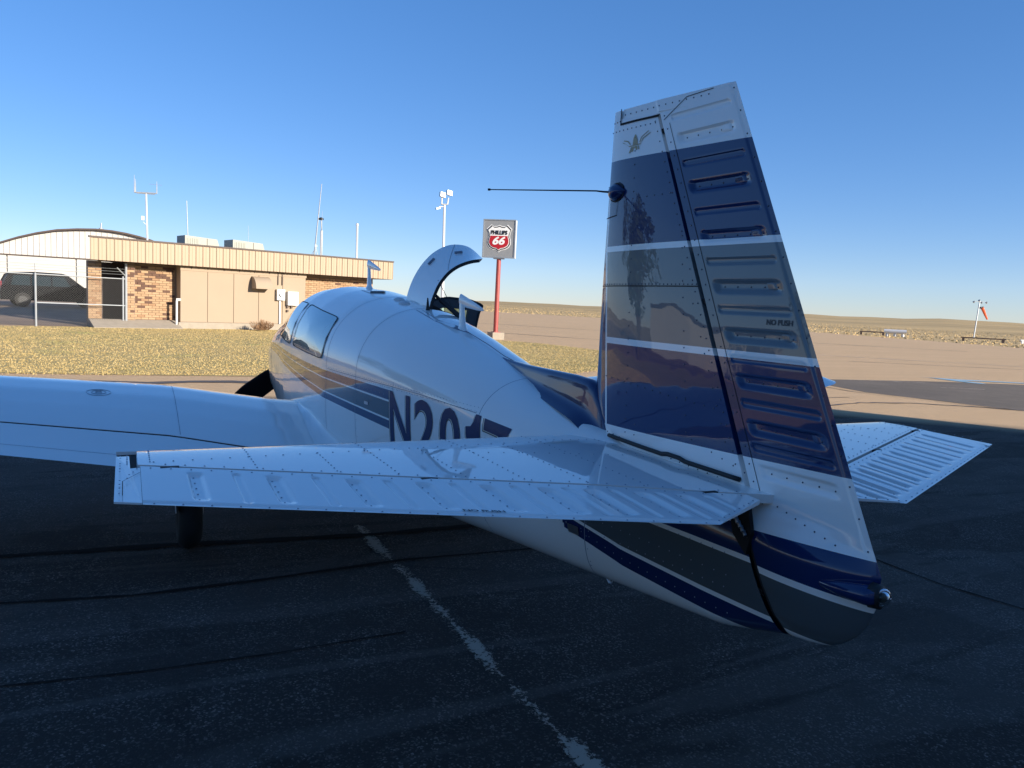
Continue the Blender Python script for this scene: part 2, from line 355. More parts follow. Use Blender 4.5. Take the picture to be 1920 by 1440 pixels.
o = stuff(addme('prairie_tufts', me, M_prairie)); tag(o, 'dry brown tufts scattered over the prairie past the ramp', 'dry grass')
# sloping parking lot behind the fence
def lotz(x): return .004+max(0, (x-32.6))*.0175
nx = 12; vs = []; xs_ = np.linspace(32.6, 70, nx)
for x in xs_:
    vs += [(x, 44, lotz(x)), (x, -.35 if x > 33 else 1.0, lotz(x))]
struct(add('parking_lot', vs, [(2*i, 2*i+2, 2*i+3, 2*i+1) for i in range(nx-1)], M_lot))
struct(poly_sheet('old_asphalt_strip', [(14.2,-12.6),(13.1,-16.7),(12.35,-21),(11.4,-23.5),(9,-32),(-8,-40),(-12,-22),(0,-15.9),(6.9,-15.6),(10.2,-14.7),(11.7,-15.1),(12.4,-14)], .004, M_wornstrip))
def ribbon(pts, w, z, jt=.8):
    pts = [Vector((p[0], p[1], 0)) for p in pts]; A, B = [], []; fine = []
    for i in range(len(pts)-1):
        for k in range(6): fine.append(pts[i].lerp(pts[i+1], k/6))
    fine.append(pts[-1])
    for i, p in enumerate(fine):
        d = (fine[min(i+1, len(fine)-1)]-fine[max(i-1, 0)]).normalized(); nn = Vector((-d.y, d.x, 0))
        ww = w*(.55+.8*random.random())/2; j = nn*(random.random()-.5)*w*jt
        A.append(p+nn*ww+j+Vector((0,0,z))); B.append(p-nn*ww+j+Vector((0,0,z)))
    return A, B
for pts, w in ([(8.28,-11.2),(8.5,-12.4),(8.33,-13.7),(7.8,-14.6),(7.35,-15.2),(6.6,-15.9)], .10), ([(11.9,-14.6),(10.4,-14.4),(8.7,-15.1),(7.2,-15.35),(5.6,-16.2)], .05), ([(11.55,-14.6),(10.0,-14.3),(8.4,-14.9),(7.0,-15.2)], .03), ([(9.3,-11.6),(9.35,-13.1)], .04), ([(40,-16.5),(34,-21),(28,-30)], .18), ([(60,-22),(44,-34),(30,-50)], .2), ([(20,-26),(17.5,-31),(13,-40)], .09):
    A, B = ribbon(pts, w, .009); mb = MB().strip(A, B); struct(mb.make('tar_line', M_tar))
M_tardk = vary('fresh_tar', (.020,.018,.016), .98, bump=.3, spec=.05)
for pts, w in ([(2.2,4.2),(2.18,2.48),(2.05,1.73),(2.06,1.05),(2.13,.07),(2.0,-1.6),(2.1,-3.4)], .035), ([(2.9,5),(3.03,2.66),(2.92,1.46),(2.73,.12),(2.72,-.75),(2.9,-3)], .09), ([(1.35,-2.6),(1.07,-3.23),(.5,-3.21),(-.06,-3.32),(-.8,-3.3)], .02), ([(1.2,4),(1.156,2.37),(1.07,1.7),(1.04,1.1),(1.05,.44)], .012):
    A, B = ribbon(pts, w, .006, .15); mb = MB().strip(A, B); struct(mb.make('tar_line', M_tardk))
for pts, w in ([(26.5,-22),(23.9,-28.1),(18.1,-35.5),(12,-42)], .16), ([(12.9,-17.4),(12.5,-18.6),(12.0,-19.6)], .07), ([(10.9,-18.7),(10.4,-19.9)], .07), ([(13,3.6),(12.6,-.8)], .5):
    A, B = ribbon(pts, w, .010); mb = MB().strip(A, B)
    struct(add('faded_line', mb.v, mb.f, M_line2 if w < .3 else M_tar, attrs={'edge': [.5]*len(mb.v)}))
pud = [(13.75,-21.6),(13.45,-21.9),(12.6,-21.75),(11.9,-21.7),(11.55,-21.9),(11.9,-22.2),(12.5,-22.1),(12.3,-22.9),(11.8,-23.8),(11.2,-24.8),(11.5,-24.9),(12.4,-23.6),(12.9,-22.6),(13.3,-22.2)]
struct(poly_sheet('puddle', pud, .012, M_water))
# worn painted line in the foreground
xs_ = np.linspace(-1.6, 3.0, 90); vs = []; ed = []
for x in xs_:
    for k in range(7):
        t = k/6; vs.append((x, .16+(t-.5)*.15+.006*math.sin(x*3), .005)); ed.append(1-abs(t-.5)*2 if 0 < k < 6 else -1.)
struct(add('painted_line', vs, grid_faces(90, 7, flip=True), M_line, attrs={'edge': ed}))

# ================================================================== AIRPLANE
AP = root('airplane', (2.5, 0, 0), 'white low-wing propeller airplane with navy and grey stripes, parked in shade', 'airplane')
# x, ztop, halfwidth, zbelt, zbottom, p_top, p_bottom
FT = [(-.985,1.19,.085,1.05,.832,2.0,2.2),(-.75,1.215,.105,1.06,.757,2.0,2.2),(-.35,1.245,.15,1.07,.70,2.0,2.3),(0,1.30,.205,1.10,.665,2.0,2.4),(.4,1.375,.255,1.16,.625,2.0,2.5),(.8,1.465,.305,1.21,.585,2.0,2.6),(1.0,1.509,.330,1.22,.565,2.0,2.7),(1.37,1.588,.378,1.24,.54,2.0,3),(1.7,1.651,.42,1.25,.525,2.05,3.2),(2.1,1.715,.468,1.26,.51,2.1,3.5),(2.7,1.785,.53,1.26,.50,2.2,4),(3.2,1.825,.555,1.26,.49,2.3,4),(3.7,1.848,.56,1.26,.49,2.3,4),(4.05,1.835,.555,1.27,.50,2.3,4),(4.3,1.775,.545,1.28,.50,2.2,4),(4.6,1.64,.53,1.28,.52,2.3,4),(4.85,1.51,.515,1.26,.55,2.6,3.6),(5.05,1.465,.50,1.20,.58,2.6,3.2),(5.3,1.43,.475,1.16,.61,2.5,3),(5.5,1.385,.44,1.13,.65,2.4,2.7),(5.6,1.33,.40,1.10,.69,2.3,2.5),(5.66,1.24,.31,1.08,.77,2.2,2.3)]
def sec(x): return [ip(x, FT, k) for k in range(1, 7)]
def spow(v, p): return math.copysign(abs(v)**p, v)
def shg(z): return (-.317-.4826*(2.479-z)+.014)+.985
def shx(x, z): return x if x > -.35 else x+(x+.35)/(-.635)*shg(z)
def unshx(x, z):
    if x > -.35: return x
    g_ = shg(z); return (x+.35*g_/.635)/(1-g_/.635)
def fpt(x, t, s=1.):
    """t 0 top .. pi bottom on the port side, negative = starboard"""
    zt, yb, zb, z0, pt, pb = sec(x); a = abs(t)
    if a <= math.pi/2: y = yb*abs(math.sin(a))**(2/pt); z = zb+(zt-zb)*abs(math.cos(a))**(2/pt)
    else: y = yb*abs(math.sin(a))**(2/pb); z = zb-(zb-z0)*abs(math.cos(a))**(2/pb)
    cz = 1.2; x = shx(x, z)
    return (x, math.copysign(y*s, t), cz+(z-cz)*s)
def fy(x, z):
    x = unshx(x, z)
    zt, yb, zb, z0, pt, pb = sec(x)
    if z >= zb: q = min(max((z-zb)/(zt-zb), 0), 1); return yb*(1-q**pt)**(1/pt)
    q = min(max((zb-z)/(zb-z0), 0), 1); return yb*(1-q**pb)**(1/pb)
TT = [(-1.5,1.14),(-1.05,1.13),(-.4,1.124),(.2,1.15),(1.5,1.238),(2.7,1.248),(3.6,1.272),(4.4,1.30),(5.6,1.30),(6,1.30)]
BB = [(-1.5,.79),(-1.05,.795),(-.8,.80),(-.4,.82),(-.1,.875),(.2,.92),(1.5,1.01),(2.7,1.053),(3.16,1.089),(3.67,1.13),(4.1,1.166),(4.4,1.21),(5,1.232),(5.6,1.235),(6,1.235)]
NT_ = 128
ts = [-math.pi+2*math.pi*j/NT_ for j in range(NT_+1)]
SPL = 4.93
def loft(name, x0, x1, nx, m, parent, scale=1., holes=False, extra=None, cap=False):
    xs = sorted(set(np.round(np.linspace(x0, x1, nx), 4).tolist()+(extra or [])))
    vs = []; at = []; mk = []
    for x in xs:
        for t in ts:
            p = fpt(x, t, scale); vs.append(p)
            T, B = ip(p[0], TT, 1), ip(p[0], BB, 1); at.append((p[2]-B)/(T-B))
            e = 1.52+.18*(p[2]-1.1)*.4; ok = (x >= e) or (x <= -.07+.2*(p[2]-.9)); mk.append(1. if ok else 0.)
    def skip(i, j):
        xm = (xs[i]+xs[i+1])/2; t = (ts[j]+ts[j+1])/2
        if not holes: return False
        return (2.05 < xm < 2.5 and -1.62 < t < -.05) or (3.0 < xm < 3.9 and -2.05 < t < -.55)
    fs = grid_faces(len(xs), NT_+1, skip=skip)
    if cap: fs.append(tuple((len(xs)-1)*(NT_+1)+j for j in range(NT_)))
    return add(name, vs, fs, m, parent, True, {'stripe': at, 'stripe_mask': mk})
fus = loft('fuselage', -.985, SPL, 170, M_stripe, AP, holes=True, extra=[2.05, 2.5, 3.0, 3.9, -.08,-.07,-.06,-.05,-.04,-.03,-.02,1.50,1.51,1.52,1.53,1.54])
cowl = loft('cowling', SPL+.004, 5.66, 40, M_stripe, AP, cap=True)
lin = loft('cabin_liner', 1.7, 4.6, 40, M_trim, AP, scale=.93, holes=True, extra=[2.05, 2.5, 3.0, 3.9])
# frames round the door openings (real thickness)
def arc_band(x0, x1, t0, t1, s0, s1, n=24):
    mb = MB(); A = [fpt(x0, t0+(t1-t0)*i/n, s0) for i in range(n+1)]; B = [fpt(x1, t0+(t1-t0)*i/n, s1) for i in range(n+1)]
    mb.strip(A, B); return mb
def frame(name, x0, x1, t0, t1):
    mb = MB()
    for x in (x0, x1): q = arc_band(x, x, t0, t1, .925, 1.004); mb.add(q.v, q.f)
    for t in (t0, t1): A = [fpt(x0+(x1-x0)*i/8, t, .925) for i in range(9)]; B = [fpt(x0+(x1-x0)*i/8, t, 1.004) for i in range(9)]; mb.strip(A, B)
    return mb.make(name, M_black, fus)
frame('baggage_opening_frame', 2.05, 2.5, -1.62, -.05); frame('door_opening_frame', 3.0, 3.9, -2.05, -.55)
# ring seams, slightly proud dark sealant
def ring(x_of, t0, t1, w=.0035, s=1.0012, name='panel_seam', par=None, mtl=None):
    n = 60; A, B = [], []
    for i in range(n+1):
        t = t0+(t1-t0)*i/n; x = x_of(t); A.append(fpt(x-w/2, t, s)); B.append(fpt(x+w/2, t, s))
    return MB().strip(A, B).make(name, mtl or M_seam, par or fus)
ring(lambda t: 2.62, -.3, 2.6); ring(lambda t: 2.07, .03, 2.6); ring(lambda t: .60-.02*math.cos(t), -2.6, 2.6); ring(lambda t: 3.72, -.5, 1.0, .003)
ring(lambda t: SPL+.002, -2.9, 2.9, .008, 1.0016); ring(lambda t: -.22-.05*math.cos(t), 1.5, 3.1, .004); ring(lambda t: 1.52, 1.45, 2.9, .002)
def lengthwise(tfun, x0, x1, w=.003, name='panel_seam', n=60, s=1.0012):
    A, B = [], []
    for i in range(n+1):
        x = x0+(x1-x0)*i/n; y, z = None, tfun(x); A.append((x, fy(x, z+w/2)*s+.0006, z+w/2)); B.append((x, fy(x, z-w/2)*s+.0006, z-w/2))
    return MB().strip(A, B).make(name, M_seam, fus)
lengthwise(lambda x: 1.262 if x > 1.2 else 1.262-(1.2-x)*.03, .62, 2.60)
lengthwise(lambda x: ip(x, [(.5,1.44),(.75,1.478),(.9,1.50),(1.1,1.545),(1.4,1.60),(2.04,1.705)], 1)-.004, .55, 2.04, .005)
def conf_patch(name, quad, m, par, off=.003, e=.28, n=48, rings=10, grow=0., inner=0., side=1):
    """rounded quadrilateral in (x,z) laid on the side of the fuselage; quad = TL TR BR BL"""
    q = [Vector(p) for p in quad]; c = sum(q, Vector((0,0)))/4
    vs, fs = [], []
    rs = [inner+(1-inner)*k/rings for k in range(rings+1)]
    for r_ in rs:
        for i in range(n):
            t = 2*math.pi*i/n; a, b = spow(math.cos(t), e)*r_, spow(math.sin(t), e)*r_
            u, v = (a+1)/2, (b+1)/2
            P = (q[3]*(1-u)+q[2]*u)*(1-v)+(q[0]*(1-u)+q[1]*u)*v; P = P+(P-c)*grow
            vs.append((P.x, side*(fy(P.x, P.y)+off), P.y))
    for k in range(rings):
        for i in range(n): j = (i+1) % n; fs.append((k*n+i, k*n+j, (k+1)*n+j, (k+1)*n+i))
    return add(name, vs, fs, m, par, True)
for quad in ([(4.04,1.705),(3.70,1.695),(3.74,1.352),(4.33,1.40)], [(3.60,1.69),(2.70,1.615),(2.72,1.318),(3.62,1.352)]):
    w = conf_patch('window', quad, M_glass, AP, .006, .13); conf_patch('window_seal', quad, M_black, w, .009, .13, inner=.97, grow=.010)
for quad in ([(4.04,1.705),(3.70,1.695),(3.74,1.352),(4.33,1.40)],): conf_patch('window', quad, M_glass, AP, .004, .16, side=-1)
# windshield
vs = []; xs = np.linspace(4.12, 4.82, 14); tw = np.linspace(-1.18, 1.18, 40)
for x in xs:
    for t in tw: p = fpt(x, t, 1.004); vs.append(p)
ws = add('windshield', vs, grid_faces(14, 40), M_glass, AP, True)
# registration letters
def one_mesh():
    bm = bmesh.new(); P = [(.48,0),(1,0),(1,1),(.66,1),(.56,.88),(.36,.80),(0,.775),(0,.655),(.48,.67)]
    bm.faces.new([bm.verts.new((a, b, 0)) for a, b in P]); bmesh.ops.triangulate(bm, faces=bm.faces)
    for _ in range(4): bmesh.ops.subdivide_edges(bm, edges=bm.edges, cuts=1, use_grid_fill=True)
    me = D.meshes.new('one'); bm.to_mesh(me); bm.free(); return me
def letters():
    txt = 'N2017J'; xl = [1.56, 1.245, .965, .70, .54, .20]; ww = [.265, .235, .215, .13, .225, .22]
    for ch, x0, w in zip(txt, xl, ww):
        for lay, (m_, off, dx, dz, y_) in enumerate(((M_ink, .014, .010, -.006, .0018), (M_cream, .009, .006, -.003, .0026), (M_vinyl, .006, 0, 0, .0035))):
            me = text_mesh(ch, 1., .012+off, 0., 0., 3) if ch != '1' else one_mesh()
            xa = [v.co.x for v in me.vertices]; ya = [v.co.y for v in me.vertices]
            if lay == 0: bx0, bx1, by0, by1 = min(xa), max(xa), min(ya), max(ya)
            H_ = .315
            def fn(c):
                u = (c.x-bx0)/(bx1-bx0); v = (c.y-by0)/(by1-by0)
                z = .925+v*H_+dz; x = x0-u*w+dx-.05*(v-1)*0-.02*(1-v)
                z -= max(0, (.6-x))*.07
                return (x, fy(x, z)+y_, z)
            map_mesh(me, fn)
            o = addme('registration_letter' if lay == 2 else 'letter_outline', me, m_, fus, True)
letters()
for c, s in ((.012,.03),):
    conf_patch('cowl_latch', [(5.02,1.17),(4.995,1.17),(4.995,1.12),(5.02,1.12)], M_alum, cowl, .003, .3, n=16, rings=2)
conf_patch('step_cover', [(2.86,.80),(2.82,.80),(2.82,.70),(2.86,.70)], M_black, fus, .003, .2, n=16, rings=2)
conf_patch('vent_slot', [(1.92,1.13),(1.86,1.13),(1.86,1.11),(1.92,1.11)], M_alum, fus, .003, .3, n=16, rings=2)
conf_patch('data_plate', [(-.10,.905),(-.165,.905),(-.165,.868),(-.10,.868)], M_alum, fus, .003, .15, n=16, rings=2)

# rivets ------------------------------------------------------------
def rivets(name, pts, par, m=None, r_=.0036, h=.0026):
    vs, fs = [], []
    for p, nn in pts:
        p = Vector(p); nn = Vector(nn).normalized(); a = nn.cross(Vector((.3,.2,1)) if abs(nn.z) < .9 else Vector((1,0,0))).normalized(); b = nn.cross(a); k = len(vs)
        for rr_, hh in ((1, 0), (.75, .7)):
            for j in range(6): t = j*math.pi/3; vs.append(tuple(p+(a*math.cos(t)+b*math.sin(t))*r_*rr_+nn*h*hh))
        vs.append(tuple(p+nn*h))
        for j in range(6): q = (j+1) % 6; fs.append((k+j, k+q, k+6+q, k+6+j)); fs.append((k+6+j, k+6+q, k+12))
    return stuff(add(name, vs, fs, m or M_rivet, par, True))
def side_pts(xz): return [((x, fy(x, z)+.0005, z), (0, 1, 0)) for x, z in xz]
L = []
for x in np.arange(.62, 2.6, .032): L.append((x, 1.272)); L.append((x+.016, 1.252))
for x in np.arange(.62, 2.6, .06): L.append((x, 1.205 if x > 1.6 else 1.25))
for z in np.arange(.66, 1.24, .055): L += [(2.05, z), (1.545, z), (.62, z), (-.21-.1*(z-.9), z if z > .72 else .75)]
for x in np.arange(-.9, .5, .045): L.append((x, .90-.02*x)); L.append((x, ip(x, BB, 1)+.03))
for x in np.arange(-.9, -.1, .05): L.append((x, 1.03)); L.append((x-.01, .96))
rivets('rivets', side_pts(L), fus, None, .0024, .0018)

# ---- dorsal fairing
vs = []; n1, n2 = 26, 21
for i in range(n1):
    s = i/(n1-1); x = 1.02-s*1.16; top = ip(x, [(-.15,1.24),(-.02,1.44),(.04,1.467),(.17,1.475),(.64,1.476),(.85,1.484),(1.02,1.500)], 1)
    hw = .035+.065*min(1, s*1.3)**.9; zb_ = ip(x, [(-.15,1.235),(.07,1.318),(.4,1.375),(.8,1.440),(1.02,1.492)], 1)-.014
    top = max(top, zb_+.02)
    for j in range(n2):
        q = 1-2*j/(n2-1); k_ = min(1, .35+s*1.2)
        h_ = float(np.interp(abs(q), [0,.1,.2,.3,.7,.85,1], [1,.985,.93,.82,.30,.10,0])); yy = float(np.interp(abs(q), [0,.1,.2,.3,.7,.85,1], [0,.016,.026,.031,.040,.052,max(.06,hw)/k_]))
        y = math.copysign(yy*k_, q) if q else 0.; z = zb_+(top-zb_)*h_
        vs.append((x, y, z))
dors = add('dorsal_fairing', vs, grid_faces(n1, n2, flip=False), M_navy, AP, auto=38)
A = [(x, fy(x, ip(x, [(-.15,1.22),(.07,1.30),(.4,1.372),(.8,1.452)], 1)), 0) for x in np.linspace(.8, -.12, 20)]
# ---- fin
def xh(z): return -.317-.4826*(2.479-z)
def xt(z): return -.683-.4895*(2.519-z)
def xle(z): return ip(z, [(1.24,-.150),(1.30,-.118),(1.467,.012),(1.8,.002),(2.2,-.014),(2.55,-.028)], 1)
def fth(z): return ip(z, [(1.2,.052),(1.5,.047),(2.0,.038),(2.55,.028)], 1)
def fin_y(x, z):
    c0 = ip(z, [(1.2,.06),(2.55,-.008)], 1)*0+max(xle(z), xle(1.47)); u = (c0-x)/(c0-xh(z)); u = min(max(u, 0), 1)
    th = fth(z); w = .62*u; y = th*2*(1.4845*math.sqrt(w)-.63*w-1.758*w*w+1.4215*w**3-.5075*w**4)
    return y
def ztop(x): return 2.547+.041*(x+.008)
vs = []; nz, nc = 70, 40
zz = np.linspace(1.205, 1., nz)
for i in range(nz):
    for j in range(nc):
        v = i/(nz-1); zc = 1.215+v*(2.547-1.215)
        u = (j/(nc-1))**1.8; x0 = xle(zc); x1 = xh(zc)+.010
        if zc > 2.493: x1 = -.078
        x = x0+(x1-x0)*u; z = min(zc, ztop(x)-.003)
        vs.append((x, fin_y(x, z), z))
n0 = len(vs); vs2 = [(a, -b, c) for a, b, c in vs]
fs = grid_faces(nz, nc, flip=True)+[tuple(n0+q for q in f_[::-1]) for f_ in grid_faces(nz, nc, flip=True)]
fs += [((nz-1)*nc+j, (nz-1)*nc+j+1, n0+(nz-1)*nc+j+1, n0+(nz-1)*nc+j) for j in range(nc-1)]
fs += [(i*nc, (i+1)*nc, n0+(i+1)*nc, n0+i*nc) for i in range(nz-1)]+[(i*nc+nc-1, (i+1)*nc+nc-1, n0+(i+1)*nc+nc-1, n0+i*nc+nc-1) for i in range(nz-1)]
fin = add('vertical_fin', vs+vs2, fs, M_fin, AP, auto=50)
L = []
def finrow(p0, p1, sp=.03, two=False):
    d = math.dist(p0, p1); n = max(2, int(d/sp))
    for i in range(n+1):
        t = i/n; x = p0[0]+(p1[0]-p0[0])*t; z = p0[1]+(p1[1]-p0[1])*t; L.append(((x, fin_y(x, z)+.0004, z), (0, 1, 0)))
for z0, z1 in ((1.26, 2.46),): finrow((xh(z0)+.028, z0), (xh(z1)+.028, z1), .042); finrow((xh(z0+.1)+.052, z0+.1), (xh(1.8)+.052, 1.8), .06)
finrow((-.03,1.866), (-.60,1.866), .021); finrow((-.19,2.42), (-.27,1.30), .05); finrow((-.14,1.28), (-.88,1.235), .045); finrow((-.50,2.05), (-.62,1.36), .055)
finrow((-.16,2.19), (-.42,2.19), .04); finrow((-.03,2.50), (-.075,2.50), .02); finrow((-.02,2.465), (-.30,2.455), .028); finrow((-.10,1.50), (-.74,1.46), .045); finrow((-.65,1.34), (-.9,1.28), .05); finrow((-.33,1.34),(-.33,1.26),.04)
rivets('rivets', L, fin, M_rivetdk, .0028, .0024)
ln = [((x, fin_y(x, 1.859)+.0012, 1.861), (x, fin_y(x, 1.859)+.0012, 1.857)) for x in np.linspace(.018, -.612, 30)]
MB().strip([a for a, b in ln], [b for a, b in ln]).make('panel_seam', M_dark, fin)
# whisker antenna with its plate
px_ = [(.003,2.25),(-.10,2.262),(-.105,2.255),(-.095,2.14),(-.09,2.132),(.004,2.135)]
def fl(x, z, o=.002): return (x, fin_y(x, z)+o, z)
for a, b in ((( -.005,2.253),(-.105,2.262)), ((-.105,2.262),(-.093,2.136)), ((-.093,2.136),(.002,2.13))):
    P = [(a[0]+(b[0]-a[0])*i/8, a[1]+(b[1]-a[1])*i/8) for i in range(9)]
    MB().strip([fl(x, z+.0015) for x, z in P], [fl(x-.002, z-.0015) for x, z in P]).make('plate_edge', M_dark, fin)
vs = []; n1 = 20
for i in range(9):
    ph = i/8*math.pi/2
    for j in range(n1):
        t = 2*math.pi*j/n1; a = math.cos(t); x = -.085+(.050 if a > 0 else -.060)*abs(a)*math.cos(ph); z = 2.226+.034*math.sin(t)*math.cos(ph)*(1 if a > 0 else (1-.45*abs(a)))
        vs.append((x, fin_y(x, z)-.002+.036*math.sin(ph), z))
ant = add('whisker_antenna', vs, [(i*n1+j, i*n1+(j+1) % n1, (i+1)*n1+(j+1) % n1, (i+1)*n1+j) for i in range(8) for j in range(n1)], M_navy, AP, True)
MB().tube([(-.083+.056*math.cos(t), fin_y(-.083+.056*math.cos(t), 2.22)+.001, 2.226+.035*math.sin(t)) for t in np.linspace(0, 6.28, 24)], .0035, 6).make('gasket', M_black, ant)
# whisker points outward and forward
MB().tube([(-.075,.052,2.226),(-.045,.066,2.229),(-.02,.085,2.233),(.26,.42,2.232)], [.0045,.004,.0032,.0022], 6).make('whisker', M_black, ant)
MB().tube([(.26,.42,2.232),(.266,.428,2.2322)], .005, 6).make('whisker_tip', M_black, ant)
MB().tube([(-.075,-.052,2.226),(-.045,-.066,2.229),(-.02,-.085,2.233),(.26,-.42,2.232)], [.0045,.004,.0032,.0022], 6).make('whisker', M_black, ant)

# ---- rudder
RB = [(2.457,0),(2.379,1),(2.285,0),(2.203,1),(2.110,0),(2.028,1),(1.942,0),(1.862,1),(1.785,0),(1.708,1),(1.629,0),(1.566,1),(1.495,0),(1.427,1),(1.366,0),(1.299,1)]
def sstep(a, b, x): t = min(max((x-a)/(b-a), 0), 1); return t*t*(3-2*t)
def bead(q, u, L_, deep):
    """q across (positive = gentle side), u 0..1 along, L_ length; returns depth <= 0"""
    if deep:
        ends = sstep(0, .03, u*L_)*sstep(0, .045, (1-u)*L_)
        # stadium ends: narrow towards the ends
        rr_ = min(u*L_, (1-u)*L_); w = .019*math.sqrt(max(0, 1-max(0, 1-rr_/.019)**2)) if rr_ < .019 else .019
        if q < 0: p = 1-sstep(w*.45, w, -q)
        else: p = 1-sstep(w*.5, w*1.5, q)
        return -.0108*p*ends
    rr_ = min(u*L_, (1-u)*L_); w = .013*math.sqrt(max(0, 1-max(0, 1-rr_/.013)**2)) if rr_ < .013 else .013
    return -.0046*(1-sstep(w*.55, w, abs(q)))*(1 if rr_ > 0 else 0)
def rud_w(z): return ip(z, [(.83,.004),(.85,.03),(.90,.06),(.98,.078),(1.05,.083),(1.10,.083),(1.13,.079),(1.165,.055),(1.195,.035),(1.22,.031),(1.5,.029),(2.0,.026),(2.55,.021)], 1)
def rud_xt(z):
    if z >= 1.10: return xt(z)
    return ip(z, [(.836,-1.115),(.842,-1.18),(.856,-1.235),(.88,-1.28),(.92,-1.325),(.96,-1.352),(1.02,-1.372),(1.06,-1.374),(1.10,xt(1.10))], 1)
def rud_y(x, z, dent=True):
    x0, x1 = xh(z)-.010, rud_xt(z); u = min(max((x0-x)/(x0-x1), 0), 1); w = rud_w(z)
    lo = 1-sstep(1.08, 1.18, z)
    y = w*((1-u)*(1-lo)+lo*(1-u**1.7)**.8)+.0015
    if z > 1.16:   # flat skin then TE flange
        y = w*(1-u)+.003
        if u > .93: y -= .0025*sstep(.93, .95, u)
    if dent and 1.25 < z < 2.47:
        a, b = x0-.050, x1+.042; uu_ = (a-x)/(a-b)
        if 0 < uu_ < 1:
            for bz, dp in RB:
                q = bz-z
                if dp and bz < 1.45: q = q+.0*uu_
                if abs(q) < .034: y += bead(q+(.0), uu_, a-b, dp)*(1. if z > 1.34 else .7)
    return y
vs = []; zl = np.concatenate([np.linspace(.836, 1.24, 50), np.linspace(1.2435, 2.47, 320), np.linspace(2.476, 2.545, 10)]); nc = 96; nz = len(zl)
ul = [0]+list(np.linspace(.004, 1, nc-1))
for z_ in zl:
    for u in ul:
        x0 = xh(z_)-.010
        if z_ > 2.488: x0 = -.086
        x1 = rud_xt(z_); x = x0+(x1-x0)*u; z = min(z_, ztop(x))
        if z_ > 2.488: y = min(fin_y(x, z), rud_w(z)*1.0) if x > xh(z) else rud_y(x, z)
        else: y = rud_y(x, z)
        vs.append((x, y, z))
n0 = len(vs); vs2 = [(a, -b, c) for a, b, c in vs]
g1 = grid_faces(nz, nc, flip=True); fs = g1+[tuple(n0+q for q in f_[::-1]) for f_ in g1]
fs += [((nz-1)*nc+j, (nz-1)*nc+j+1, n0+(nz-1)*nc+j+1, n0+(nz-1)*nc+j) for j in range(nc-1)]+[(j, j+1, n0+j+1, n0+j) for j in range(nc-1)]
fs += [(i*nc+e, (i+1)*nc+e, n0+(i+1)*nc+e, n0+i*nc+e) for i in range(nz-1) for e in (0, nc-1)]
rud = add('rudder', vs+vs2, fs, M_rud, AP, auto=40)
L = []
def rr_row(f0, z0, z1, sp, du=0.):
    n = int(abs(z1-z0)/sp)
    for i in range(n+1): z = z0+(z1-z0)*i/n; x = f0(z); L.append(((x, rud_y(x, z)+.0004, z), (0, 1, 0)))
rr_row(lambda z: xh(z)-.030, 1.26, 2.47, .05); rr_row(lambda z: xt(z)+.014, 1.16, 2.50, .075)
for bz, dp in RB:
    if dp:
        a, b = xh(bz)-.06, xt(bz)+.042
        for k in range(5): x = a+(b-a)*(.16+.19*k); L.append(((x, rud_y(x, bz-.004)+.0004, bz-.004), (0, 1, 0)))
for k in range(8): x = -1.0-.035*k; z = 1.215-.018*k*.5; L.append(((x, rud_y(x, z)+.0004, z), (0,1,0)))
for k in range(14): x = -.10-.036*k*1.0; z = ztop(x)-.022; L.append(((x, (rud_y(x, z) if x < xh(z) else rud_w(z))+.0006, z), (0,1,0)))
rivets('rivets', L, rud, M_rivetdk, .0029, .0024)
P = [(xh(z)-.047, rud_y(xh(z)-.047, z)+.001, z) for z in np.linspace(1.20, 2.44, 40)]
MB().strip([(x+.0012, y, z) for x, y, z in P], [(x-.0012, y, z) for x, y, z in P]).make('panel_seam', M_dark, rud)
P = [(-.35,2.455),(-.46,2.515),(-.588,2.517)]
MB().strip([(x, rud_y(x, z)+.0015, z+.0012) for x, z in P], [(x-.001, rud_y(x, z)+.0015, z-.0012) for x, z in P]).make('panel_seam', M_dark, rud)
def ry(x, z): return (fin_y(x, z) if x > xh(z) else rud_y(x, z))
HG_ = [(-.082,z) for z in np.linspace(2.546, 2.486, 6)]
MB().strip([(x+.003, fin_y(x, z)+.0022, z) for x, z in HG_], [(x-.003, fin_y(x, z)+.0022, z) for x, z in HG_]).make('horn_gap', M_dark, rud)
HG_ = [(x, 2.487-.045*(-.082-x)/.235*.2) for x in np.linspace(-.080, -.318, 14)]
MB().strip([(x, fin_y(x, z)+.0026, z+.004) for x, z in HG_], [(x, fin_y(x, z)+.0026, z-.004) for x, z in HG_]).make('horn_gap', M_dark, rud)
# hinge gap: dark spar face behind, brackets
MB().strip([(xh(z)+.016, -.02, z) for z in np.linspace(.88, 2.49, 30)], [(xh(z)+.016, rud_w(z)*.92, z) for z in np.linspace(.88, 2.49, 30)]).make('hinge_spar', M_dark, AP)
for z in (1.235, 1.82, 2.43): MB().box((xh(z)-.012, -.005, z-.02), (.02,0,0), (0,rud_w(z)+.003,0), (0,0,.018)).make('hinge_bracket', M_dark, AP)
vs = []; q = 20
MB().strip([(xh(z)+.0, rud_w(z)*(1.0)+.0012, z) for z in np.linspace(.85, 1.10, 12)], [(xh(z)-.011, rud_w(z)+.0012, z) for z in np.linspace(.845, 1.10, 12)]).make('rudder_gap', M_dark, AP)
# black cavity between elevator cut-out and rudder
MB().add(*prism([(-.90,1.19),(-.985,1.20),(-1.005,1.12),(-.99,1.05),(-.93,1.10)], (0,.082,0), (1,0,0), (0,0,1), (0,1,0), .014)).make('cavity', M_dark, AP)
for k in range(5): MB().tube([(-.93-.012*k, .099, 1.17-.012*k), (-.945-.012*k, .105, 1.150-.01*k)], .006, 6).make('control_rod', M_alum, AP)
